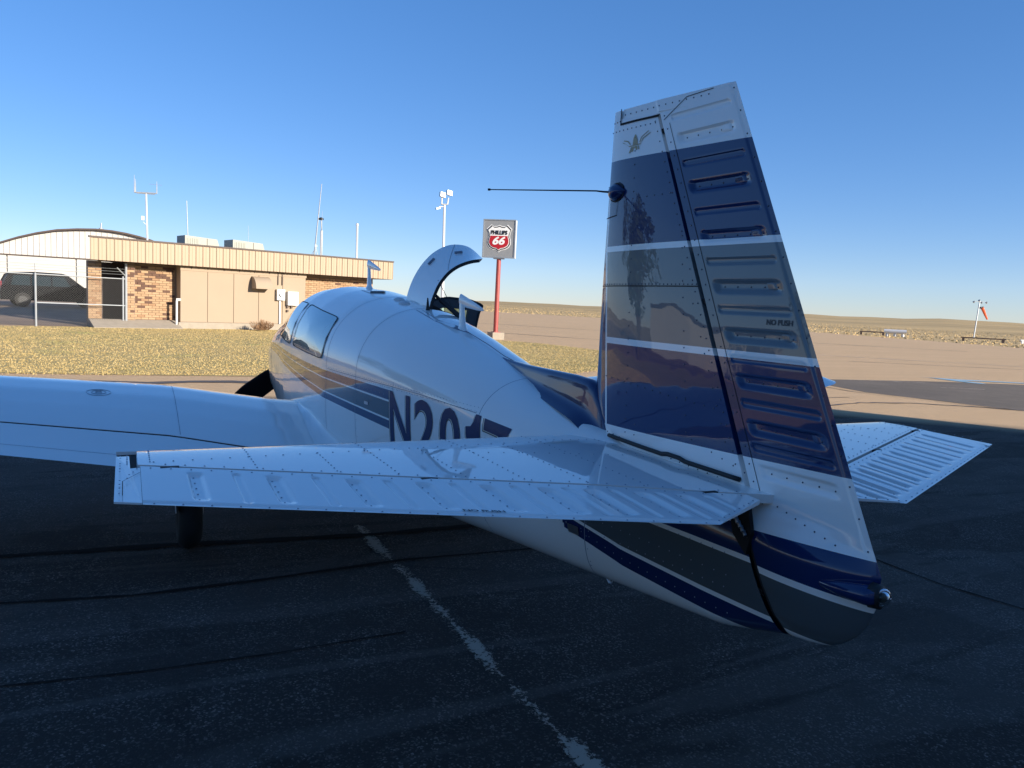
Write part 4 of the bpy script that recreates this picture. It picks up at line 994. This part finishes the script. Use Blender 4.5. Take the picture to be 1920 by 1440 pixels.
def lay(s0, s1, d, z0, z1, single, wall_o, darkp=.12):
    global cnt
    row = 0; z = z0
    while z+BH <= z1:
        s = s0-(BL/2 if row % 2 else 0)
        while s < s1-.02:
            a = max(s, s0); b = min(s+BL, s1); k = 3 if random.random() < darkp else random.choice([0,0,1,1,2])
            if single and b-a > BL-.02 and cnt < 300:
                o = D.objects.new('brick', bmes[k]); COL.objects.link(o); o.parent = FB; o.location = W3(a, d+random.uniform(0,.004), z)-FB.location; cnt += 1
            elif b-a > .04: restmb[k].box(W3(a, d, z), Av*(b-a-.015), Nv*.03, UZ*(BH-.014))
            s += BL
        z += BH; row += 1
lay(1.84, 3.50, BD-.018, .34, ZF0-.05, True, w1, .20); lay(1.50, 1.82, BD+.252, .34, ZF0-.05, False, w1); lay(.12, .62, BD-.018, .34, ZF0-.05, False, w1, .02)
lay(9.3, PLEN-.6, BD-.018, .02, ZF0-.05, True, w3, .04)
for k in range(4):
    if restmb[k].v: stuff(restmb[k].make('brickwork', M_bricks[k], FB))
MB().add(*prism([(0,0),(0,.33),(.16,.33),(1.05,.03),(1.05,0)], W3(.1, BD, 0), Nv, UZ, Av, 3.4)).make('sloped_walk', M_conc, FB)
# beige block in front
def box3(s, d, z): return Vector((33.2, -.34, 0))+Av*s+Nv*d+UZ*z
def bbox(name, s0, s1, d0, d1, z0, z1, m_, par=None): return MB().box(box3(s0, d0, z0), Av*(s1-s0), Nv*(d1-d0), UZ*(z1-z0)).make(name, m_, par or FB)
blk = bbox('beige_block', .02, 5.78, -.9, -.02, .28, 2.68, M_beige)
for k in range(5): s0 = k*1.155; bbox('wall_panel', s0+.012, s0+1.143, -.02, .012, .30, 2.50, M_beige)
bbox('top_band', 0, 5.8, -.02, .03, 2.50, 2.69, M_beige); bbox('concrete_base', -.1, 5.9, -.9, .12, 0, .28, M_conc)
for k in range(8): bbox('gutter_bracket', .45+.7*k, .47+.7*k, .031, .05, 2.58, 2.69, M_brown)
# hood (quarter round)
hd = MB(); n = 10; A_, B_ = [], []
for i in range(n+1): t = i/n*math.pi/2; A_.append(box3(3.12, .013+.55*math.sin(t), 1.88+.55*math.cos(t))); B_.append(box3(3.90, .013+.55*math.sin(t), 1.88+.55*math.cos(t)))
hd.strip(A_, B_)
for P in (A_, B_): k = len(hd.v); hd.v += [tuple(p) for p in P]+[tuple(P[0]-UZ*.55)]; hd.f.append(tuple(range(k, k+n+2)))
hd.make('vent_hood', M_beige, FB)
bbox('electric_meter', 4.28, 4.66, .013, .20, 1.40, 1.90, M_wp); e = box3(4.47, .2, 1.66)
MB().tube([e, e+Nv*.09], .085, 16).make('meter_dial', M_galv, FB); bbox('electric_cabinet', 4.80, 5.32, .013, .22, 1.18, 1.82, M_wp)
bbox('conduit', 4.44, 4.50, .02, .08, .30, 1.40, M_galv)
for s in (4.36, 4.56): bbox('conduit', s, s+.03, .04, .07, 2.10, 2.76, M_brown)
for s, z in ((4.80,1.04),(5.0,1.04),(4.80,.86)): bbox('valve_box', s, s+.09, .013, .10, z, z+.10, M_brown)
for s, d in ((4.0,.35),):
    pass
# standpipe, bush
sp = MB().tube([(33.15,-.20,0),(33.15,-.20,1.22)], .045, 10).tube([(33.15,-.18,1.24),(33.15,-.36,1.24)], .06, 10); tag(sp.make('standpipe', M_wp), 'white capped standpipe beside the left corner of the beige block', 'pipe')
bu = MB()
for i in range(420):
    a = random.random()*6.28; R_ = random.random()*.42; h = .15+.4*random.random()*(1-R_); c0 = Vector((32.75+.12*random.random(), -3.65+.35*math.cos(a)*R_*2, .01)); d = Vector((math.cos(a)*R_*.7, math.sin(a)*R_*1.1, h)); w = .006
    bu.add([c0+d*.2+Vector((0,-w,0)), c0+d*.2+Vector((0,w,0)), c0+d+Vector((0,w*.4,.02)), c0+d+Vector((0,-w*.4,0))], [(0,1,2,3)])
tag(bu.make('dry_bush', M_drybush), 'small leafless brown bush against the base of the beige block', 'bush')
# rooftop units
for i, (y0, x0, lab) in enumerate(((-.83, 38., 'pale rooftop air conditioner nearer the left end of the roof'), (-3.1, 38.6, 'pale rooftop air conditioner further right on the office roof'))):
    o_ = Vector((x0, y0-.0, 3.5)); u = root('air_conditioner', tuple(o_), lab, 'air conditioner', 'rooftop air conditioners')
    MB().add(*prism([(0,0),(0,.80),(1.55,.72),(1.78,0)], o_, tuple(Av), (0,0,1), tuple(Nv), -1.2)).make('casing', M_acu, u)
    for k in range(7): MB().box(o_+Av*(.10+k*.085)+Nv*.002+UZ*.08, Av*.045, Nv*.02, UZ*.60).make('louvre', M_acu, u)
    MB().box(o_+Av*1.05+Nv*.002+UZ*.02, Av*.02, Nv*.012, UZ*.70).make('panel_joint', M_brown, u)
# masts
def P3(*a): return [Vector(p) for p in a]
ms = root('antenna_mast', (44, .69, 3.8), 'white roof mast carrying a wide crossarm with two upright antennas', 'antenna mast')
MB().tube([(44,.67,3.7),(44,.735,6.72)], [.05,.045], 10).make('mast_pole', M_wp, ms); MB().tube([(44,1.31,6.74),(44,.21,6.79)], .035, 8).tube([(44,1.2,6.70),(44,.3,6.72)], .02, 6).make('crossarm', M_galv, ms)
for y, z0, z1 in ((1.31,6.72,7.65),(1.25,6.75,7.45),(.21,6.76,7.43)): MB().tube([(44,y,z0),(44,y,z0+.35),(44,y,z1)], [.03,.022,.009], 6).make('whip', M_galv, ms)
MB().cbox((44,.90,5.4), .12,.15,.22).tube([(44,.88,5.2),(44,.72,5.05)], .018, 6).make('antenna_box', M_wp, ms)
MB().tube([(44,.6,6.95+.3),(44,-.05,6.98+.27)], .008, 5).make('whip', M_galv, ms)
def pole(name, pts, rad_, m_, lab, cat, extra=None):
    o = MB().tube(pts, rad_, 8)
    if extra: extra(o)
    return tag(o.make(name, m_), lab, cat)
pole('whip_antenna', [(44,-1.38,3.8),(44,-1.29,6.56)], [.03,.018], M_galv, 'plain grey whip antenna rising behind the left rooftop unit', 'antenna')
pole('whip_antenna', [(43.6,-4.55,3.8),(43.6,-4.5,5.45)], [.012,.007], M_galv, 'very thin short whip antenna behind the right rooftop unit', 'antenna')
lt = root('lattice_antenna', (42,-7.95,3.8), 'tall grey antenna leaning right on a small tripod on the roof', 'antenna')
MB().tube([(42,-7.9,3.8),(42,-8.25,8.02)], [.045,.02], 8).make('mast_pole', M_galv, lt)
for a in (.2,-.25): MB().tube([(42,-7.93-a,3.8),(42,-8.0,4.45)], .018, 6).make('tripod_leg', M_galv, lt)
MB().cbox((42,-7.99,4.5), .12,.12,.12).make('clamp', M_galv, lt)
lt = root('beacon_pole', (42,-8.3,3.8), 'white roof pole topped by a small round camera dome', 'pole')
MB().tube([(42,-8.3,3.7),(42,-8.3,5.4)], .07, 10).make('mast_pole', M_wp, lt); MB().tube([(42,-8.3,5.4),(42,-8.26,6.0)], .03, 8).make('upper_pole', M_galv, lt); MB().tube([(42,-8.26,6.0),(42,-8.26,6.08),(42,-8.26,6.14)], [.14,.15,.06], 12).make('dome', M_black, lt)
pole('whip_antenna', [(37.2,-7.35,.0),(37.2,-7.25,3.9),(37.2,-7.23,6.0)], [.03,.022,.006], M_galv, 'slender whip antenna standing in front of the tan fascia', 'antenna')
pole('roof_pole', [(43,-10.66,3.8),(43,-10.64,5.95)], .06, M_wp, 'white roof pole with small lamp near the right end of the roof', 'pole', lambda o: o.tube([(43,-10.64,5.95),(43,-10.64,6.08)], [.09,.07], 10))

# ================================================================== FENCE
FN = root('chain_link_fence', (32.5, 3.3, 0), 'galvanised chain-link fence with barbed wire ending at the office', 'fence')
F0 = Vector((31.5, 6.7, .0)); F1 = Vector((33.0, 1.73, 0)); fd = (F1-F0).normalized(); FL = (F1-F0).length
FS = F0-fd*4
pts_post = [(31.92,4.84)]
MB().tube([(31.92,4.84,0),(31.92,4.84,2.05)], .04, 10).tube([(31.92,4.84,2.05),(31.9,4.86,2.42)], .012, 6).make('post', M_galv, FN)
MB().tube([F1, F1+UZ*2.65], .05, 10).make('post', M_galv, FN); MB().tube([F1-fd*.12+UZ*.0, F1-fd*.12+UZ*2.1], .035, 10).make('post', M_galv, FN)
p_ = FS+fd*.5; MB().tube([p_, p_+UZ*2.05], .04, 10).make('post', M_galv, FN)
MB().tube([FS+UZ*2.03, F1+UZ*2.0], .022, 8).make('top_rail', M_galv, FN); MB().tube([Vector((31.92,4.84,.92)), F1+UZ*.90], .022, 8).make('middle_rail', M_galv, FN)
MB().tube([F1+UZ*2.1, F1-fd*.35+UZ*2.45], .025, 6).make('barb_arm', M_galv, FN)
for z in (2.18, 2.29, 2.40): MB().tube([FS+UZ*z, F1+UZ*z], .006, 4).make('barbed_wire', M_galv, FN)
ch = MB(); TL = FL+4; stp = .09; Hf = 1.98; nn = fd.cross(UZ)
w = UZ*.0
for sgn in (1, -1):
    k = -Hf
    while k < TL:
        a0, a1 = k, k+Hf
        s0, s1 = max(a0, 0), min(a1, TL)
        if s1 > s0:
            z0 = (s0-a0) if sgn > 0 else Hf-(s0-a0); z1 = (s1-a0) if sgn > 0 else Hf-(s1-a0)
            A_ = FS+fd*s0+UZ*(z0+.03); B_ = FS+fd*s1+UZ*(z1+.03); dd_ = (B_-A_).normalized(); q = dd_.cross(nn)*.0021
            ch.add([A_-q, A_+q, B_+q, B_-q], [(0,1,2,3)])
        k += stp
stuff(ch.make('wire_mesh', M_wire, FN))

# ================================================================== WHITE ARCHED HANGAR
HG = root('arched_hangar', (66, 5, .5), 'large white arched-roof hangar behind the parked black vehicle', 'hangar')
hx0 = 66.
arc = [(14.5,2.6),(12,3.6),(10.077,4.42),(8.9,4.92),(7.694,5.33),(6.4,5.66),(5.05,5.84),(3.8,5.93),(2.68,5.90),(1.7,5.79),(.793,5.62),(-.092,5.40),(-2,4.7),(-4.5,3.4)]
vs, fs = prism([(arc[0][0], 0)]+arc+[(arc[-1][0], 0)], (hx0,0,0), (0,1,0), (0,0,1), (1,0,0), 25); MB().add(vs, fs).make('shell', M_hang, HG)
A_ = [(hx0-.35, y, z+.06) for y, z in arc]; B_ = [(hx0+25, y, z+.06) for y, z in arc]; C_ = [(hx0-.35, y, z-.06) for y, z in arc]
MB().strip(A_, B_).strip(A_, C_).make('roof', M_brown, HG)
for k in range(46):
    y = 14.0-k*.38; zt_ = float(np.interp(-y, [-p[0] for p in arc], [p[1] for p in arc]))
    if zt_ > 3.75: MB().box((hx0-.05, y, 3.66), (.03,0,0), (0,.02,0), (0,0,zt_-3.70)).make('cladding_rib', M_hang, HG)
MB().box((hx0-.22, -4, 3.56), (.22,0,0), (0,18,0), (0,0,.08)).make('door_track', M_brown, HG)
for k in range(4): MB().box((hx0-.14, -3.8+4.5*k, .3), (.12,0,0), (0,4.4,0), (0,0,3.24)).make('sliding_door', M_hang, HG)
for z in (2.6, 2.95, 3.3): MB().box((hx0-.16, -3.8, z), (.02,0,0), (0,17.8,0), (0,0,.03)).make('door_rail', M_hang, HG)
MB().tube([(66.5,3.45,5.8),(66.5,3.45,6.1)], .16, 10).tube([(66.5,3.45,6.1),(66.5,3.43,6.5)], .05, 8).make('roof_vent', M_galv, HG)

# ================================================================== VEHICLES
def suv(org, head, lab, L_=5.5, Hh=1.9, name='parked_suv'):
    o = root(name, tuple(org), lab, 'suv'); hv = Vector((math.cos(head), math.sin(head), 0)); sv = Vector((-hv.y, hv.x, 0)); og = Vector(org)
    def X(a, b, c): return og+hv*a+sv*b+UZ*c
    low = [(-2.7,.42),(-2.72,.75),(-2.66,1.12),(1.25,1.14),(2.45,1.06),(2.68,.9),(2.72,.5),(2.6,.38)]
    top = [(-2.62,1.10),(-2.35,1.72),(-2.15,1.84),(-1.2,1.90),(.2,1.88),(.45,1.82),(1.30,1.13)]
    def body(prof, hw0, hw1, nm, m_):
        zs = [p[1] for p in prof]; zm, zM = min(zs), max(zs); vs = []
        for sgn in (1, -1):
            for a, c in prof: t = (c-zm)/(zM-zm); vs.append(X(a, sgn*(hw0+(hw1-hw0)*t), c))
        N = len(prof); fs = [tuple(range(N)), tuple(range(N, 2*N))[::-1]]+[(i, (i+1) % N, N+(i+1) % N, N+i) for i in range(N)]
        q = MB().add(vs, fs).make(nm, m_, o); bv = q.modifiers.new('b', 'BEVEL'); bv.width = .05; bv.segments = 2; return q
    body(low, .98, .96, 'body', M_carp); body(top, .93, .74, 'cabin', M_carp)
    for a, b in ((-2.25,-1.35),(-1.25,-.35),(-.27,.62)):
        for sgn in (1, -1):
            z0, z1 = 1.18, 1.72; y0, y1 = .925, .80
            a1, b1 = (a+.12 if a < -2 else a, b if b < .5 else .32)
            MB().add([X(a, sgn*y0, z0), X(b, sgn*y0, z0), X(b1, sgn*y1, z1), X(a1, sgn*y1, z1)], [(0,1,2,3)]).make('side_window', M_cgl, o)
    MB().add([X(1.27,.80,1.17), X(1.27,-.80,1.17), X(.52,-.68,1.80), X(.52,.68,1.80)], [(0,1,2,3)]).make('windshield', M_cgl, o)
    for a in (-1.72, 1.62):
        for sgn in (1, -1):
            w_ = MB().tube([X(a, sgn*.74, .39), X(a, sgn*1.0, .39)], .39, 22).make('wheel', M_tyre, o); MB().tube([X(a, sgn*1.0, .39), X(a, sgn*1.012, .39)], .23, 14).make('rim', M_rim, w_)
    for sgn in (1, -1):
        MB().box(X(-2.725, sgn*.95-(.12 if sgn > 0 else 0), .95), hv*.03, sv*.12, UZ*.42).make('taillight', M_lred, o); MB().box(X(2.62, sgn*.92-(.3 if sgn > 0 else 0), .74), hv*.08, sv*.3, UZ*.2).make('headlight', M_wp, o)
        MB().box(X(.75, sgn*1.0-(.0 if sgn > 0 else .18), 1.12), hv*.12, sv*.18, UZ*.17).make('side_mirror', M_carp, o)
    return o
suv((48.6, 5.35, lotz(48.6)), math.radians(-77), 'black suv parked in front of the white arched hangar')
suv((47.2, 11.4, lotz(47.2)), math.radians(-80), 'dark vehicle cut by the left edge behind the black suv', name='parked_suv')

# ================================================================== FUEL SIGN
SG = root('fuel_sign', (30.9,-14.35,0), 'grey square fuel brand sign on a tall red pole, red and white shield', 'sign')
sv_ = Vector((-.60,-.80,0)).normalized(); sn_ = Vector((-.80,.60,0)).normalized()
c0 = Vector((30.9,-14.33,4.83)); lean = Vector((0,-.02,1))
def SX(a, b, c): return c0+sv_*a+sn_*c+UZ*b
MB().box(SX(-.79,-.90,-.16), sv_*1.58, sn_*.32, UZ*1.80).make('cabinet', M_wp, SG)
MB().box(SX(-.75,-.86,.161), sv_*1.46, sn_*.01, UZ*1.72).make('face', M_grey2, SG)
for a, b, w_, h in ((-.80,-.91,1.60,.05),(-.80,.86,1.60,.05),(-.80,-.86,.05,1.72),(.75,-.86,.05,1.72)): MB().box(SX(a, b, .16), sv_*w_, sn_*.035, UZ*h).make('cabinet_rim', M_galv, SG)
sh = [(0,.62),(.12,.57),(.28,.56),(.38,.64),(.60,.44),(.52,.28),(.50,.10),(.55,-.08),(.56,-.24),(.47,-.40),(.30,-.50),(.12,-.53),(0,-.62)]
shp = sh+[(-a, b) for a, b in sh[::-1][1:-1]]
for sc, m_, z0, nm in ((1.04, M_lwhite, .172, 'shield_rim'), (.98, M_ink, .182, 'shield_outline'), (.90, M_lwhite, .192, 'shield_panel')):
    vs, fs = prism([(a*sc, b*sc) for a, b in shp], SX(0,0,z0), sv_, (0,0,1), sn_, .012); MB().add(vs, fs).make(nm, m_, SG)
low = [(a*.84, b*.84) for a, b in shp if b < .12]; low = [(.84*.505,.13)]+[p for p in low if p[0] >= 0]+[p for p in low if p[0] < 0]+[(-.84*.505,.13)]
vs, fs = prism(low, SX(0,0,.203), sv_, (0,0,1), sn_, .01); MB().add(vs, fs).make('shield_field', M_lred, SG)
def sign_text(t, size, x0, z0, m_, shear, wid):
    me = text_mesh(t, size, size*.035, shear, .004); xa = [v.co.x for v in me.vertices]; s_ = wid/(max(xa)-min(xa)); x_m = (max(xa)+min(xa))/2
    map_mesh(me, lambda c: SX((c.x-x_m)*s_+x0, z0+c.y, .218+c.z)); return addme('lettering', me, m_, SG)
sign_text('PHILLIPS', .26, 0, .20, M_ink, .05, .80); sign_text('66', .50, .0, -.27, M_lwhite, .28, .62)
MB().tube([(30.9,-14.33,.33),(30.9,-14.33,3.95)], [.115,.105], 14).make('pole', M_red, SG); MB().box(SX(-.25,-.96,-.15), sv_*.5, sn_*.3, UZ*.06).make('mount_plate', M_galv, SG)
MB().cbox((30.9,-14.35,.17), .62,.62,.34).make('concrete_footing', M_conc, SG); MB().cbox((30.9,-14.35,.355), .34,.34,.03).make('base_plate', M_red, SG)
tag(MB().tube([(31.6,-13.0,0),(31.6,-13.0,.72)], .10, 12).tube([(31.6,-13.0,.72),(31.6,-13.0,.78)], [.10,.05], 12).make('bollard', M_wp), 'white bollard just left of the sign pole, behind the fuselage', 'bollard')
# light pole
LP = root('floodlight_pole', (85,-32.9,0), 'tall white pole with two floodlights and a side lamp', 'light pole')
MB().tube([(85,-32.9,0),(85,-32.66,13.2)], [.20,.13], 12).make('pole', M_wp, LP); MB().tube([(85,-32.25,13.25),(85,-33.05,13.3)], .08, 8).make('crossbar', M_galv, LP)
for y, t in ((-32.3,0),(-33.05,.3)):
    MB().tube([(85,y,13.3),(85,y-t*.3,14.1)], .09, 8).make('bracket', M_wp, LP)
    MB().box((84.7,y-.35-t*.4,14.05+t), (.5,0,0), (0,.62,.12), (.1,-.05,.55)).make('floodlight', M_galv, LP)
MB().tube([(85,-32.7,13.0),(85,-32.0,12.95)], .05, 6).make('side_arm', M_wp, LP); MB().box((84.8,-32.1,12.7), (.4,0,0), (0,.5,-.15), (0,0,.22)).make('side_lamp', M_galv, LP)
# windsock
WSK = root('windsock_mast', (68,-112,0), 'distant windsock mast with four lamps and an orange sock', 'windsock')
MB().tube([(68,-111.4,0),(68,-111.9,5.6)], .09, 8).make('pole', M_galv, WSK); MB().tube([(68,-110.4,5.45),(68,-113.6,5.45)], .04, 6).make('lamp_arm', M_galv, WSK)
for y, z in ((-110.45,5.4),(-111.7,5.65),(-112.3,5.38),(-113.5,5.42)): MB().tube([(68,y,z),(68,y-.15,z-.15)], [.16,.10], 8).make('lamp', M_galv, WSK)
MB().tube([(68,-112.1,4.55),(68,-112.9,4.6)], .14, 10).make('sock_frame', M_black, WSK); MB().tube([(68,-112.6,4.6),(68,-113.1,4.1),(68,-113.7,3.4),(68,-114.2,2.9)], [.22,.20,.15,.11], 12).make('sock', M_orange, WSK)
# small things beyond the ramp
tk = root('low_tank', (60.5,-83.2,0), 'small white tank on short legs beyond the far ramp edge', 'tank')
MB().tube([(61.5,-82.8,.62),(59.5,-84.3,.62)], .26, 12).make('tank_body', M_wp, tk)
for t in (.15,.5,.85): MB().cbox((61.5-2*t, -82.8-1.5*t, .2), .25,.25,.4).make('leg', M_wp, tk)
def beam(a, b, m_, lab):
    a, b = Vector((*a, .32)), Vector((*b, .32)); d = (b-a).normalized(); s_ = d.cross(UZ); q = MB().box(a-s_*.12, b-a, s_*.24, UZ*.14)
    for t in (.06, .94): q.box(a+(b-a)*t-d*.12-s_*.1-UZ*.34, d*.24, s_*.2, UZ*.335)
    tag(q.make('barricade_beam', m_), lab, 'barricade', 'low beams lying beyond the ramp')
beam((54,-86.5), (50.5,-89.5), M_brown, 'dark brown low beam between the white tank and windsock')
beam((50.6,-92.5), (48.6,-96.0), M_wp, 'pale low beam just left of the windsock mast, set further back'); beam((46.5,-91.2), (44.4,-94.3), M_wp, 'white low beam right below the windsock mast')
beam((45.0,-95.8), (43.4,-99.3), M_brown, 'dark brown low beam right of the windsock mast'); beam((66,-84), (63.8,-86.0), M_brown, 'short dark beam just left of the white tank')

# ================================================================== OUTSIDE THE FRAME (shade and reflections)
HB = root('shade_hangar', (-20,-2,0), 'tall pale metal hangar behind the camera, casting the shade', 'hangar')
hc = Vector((-12.1,-22.7,0)); hw = Vector((.01,1,0)).normalized(); hn = Vector((-1,.01,0)).normalized()
M_hb = vary('pale_hangar_cladding', (.74,.73,.70), .6, amt=.08)
MB().box(hc, hw*75, hn*26, UZ*8.0).make('shell', M_hb, HB)
for k in range(26): MB().box(hc+hw*(2*k+.6)-hn*.04, hw*.08, -hn*-.04, UZ*8.0).make('rib', M_hb, HB)
MB().box(hc+hw*12-hn*.06, hw*16, -hn*.05, UZ*5.5).make('door', M_wp, HB)
def tree(loc, h, crown_r, lab, seed):
    rnd = random.Random(seed); o = root('broadleaf_tree', loc, lab, 'tree'); l = Vector(loc)
    MB().tube([l, l+Vector((.1,0,h*.25)), l+Vector((.2,.2,h*.55))], [h*.035,h*.026,h*.012], 9).make('trunk', M_bark, o)
    for k in range(6):
        a = k*1.05; MB().tube([l+Vector((.1,0,h*(.22+.04*k))), l+Vector((math.cos(a)*crown_r*.6, math.sin(a)*crown_r*.6, h*(.5+.05*k)))], [h*.014,h*.004], 6).make('limb', M_bark, o)
    cl = [(Vector((rnd.gauss(0,.45)*crown_r, rnd.gauss(0,.45)*crown_r, h*(.38+.55*rnd.random()))), crown_r*(.22+.2*rnd.random())) for _ in range(34)]
    q = MB()
    for c, r_ in cl:
        for _ in range(170):
            d = Vector((rnd.gauss(0,1), rnd.gauss(0,1), rnd.gauss(0,1))).normalized()*r_*rnd.random()**.4; p = l+c+d; a = Vector((rnd.gauss(0,1), rnd.gauss(0,1), rnd.gauss(0,1))).normalized()*.16; b = a.cross(Vector((rnd.random(), rnd.random(), 1))).normalized()*.11
            q.add([p-a, p+b, p+a, p-b], [(0,1,2,3)])
    q.make('crown', M_leaf, o)
tree((33,24,0), 9, 3.2, 'green broadleaf tree on the lawn left of the picture', 3)
tree((28,50,0), 11, 4., 'larger green tree further along the lawn left of the picture', 5)
WH = root('white_shed', (44,52,0), 'long low white shed far to the left of the picture', 'shed')
MB().box((40,40,0), (3,22,0), (8,-1.1,0), (0,0,4.2)).make('walls', M_hang, WH); MB().box((39.8,39.8,4.2), (3,22.4,0), (8.4,-1.1,0), (0,0,.25)).make('roof', M_brown, WH)
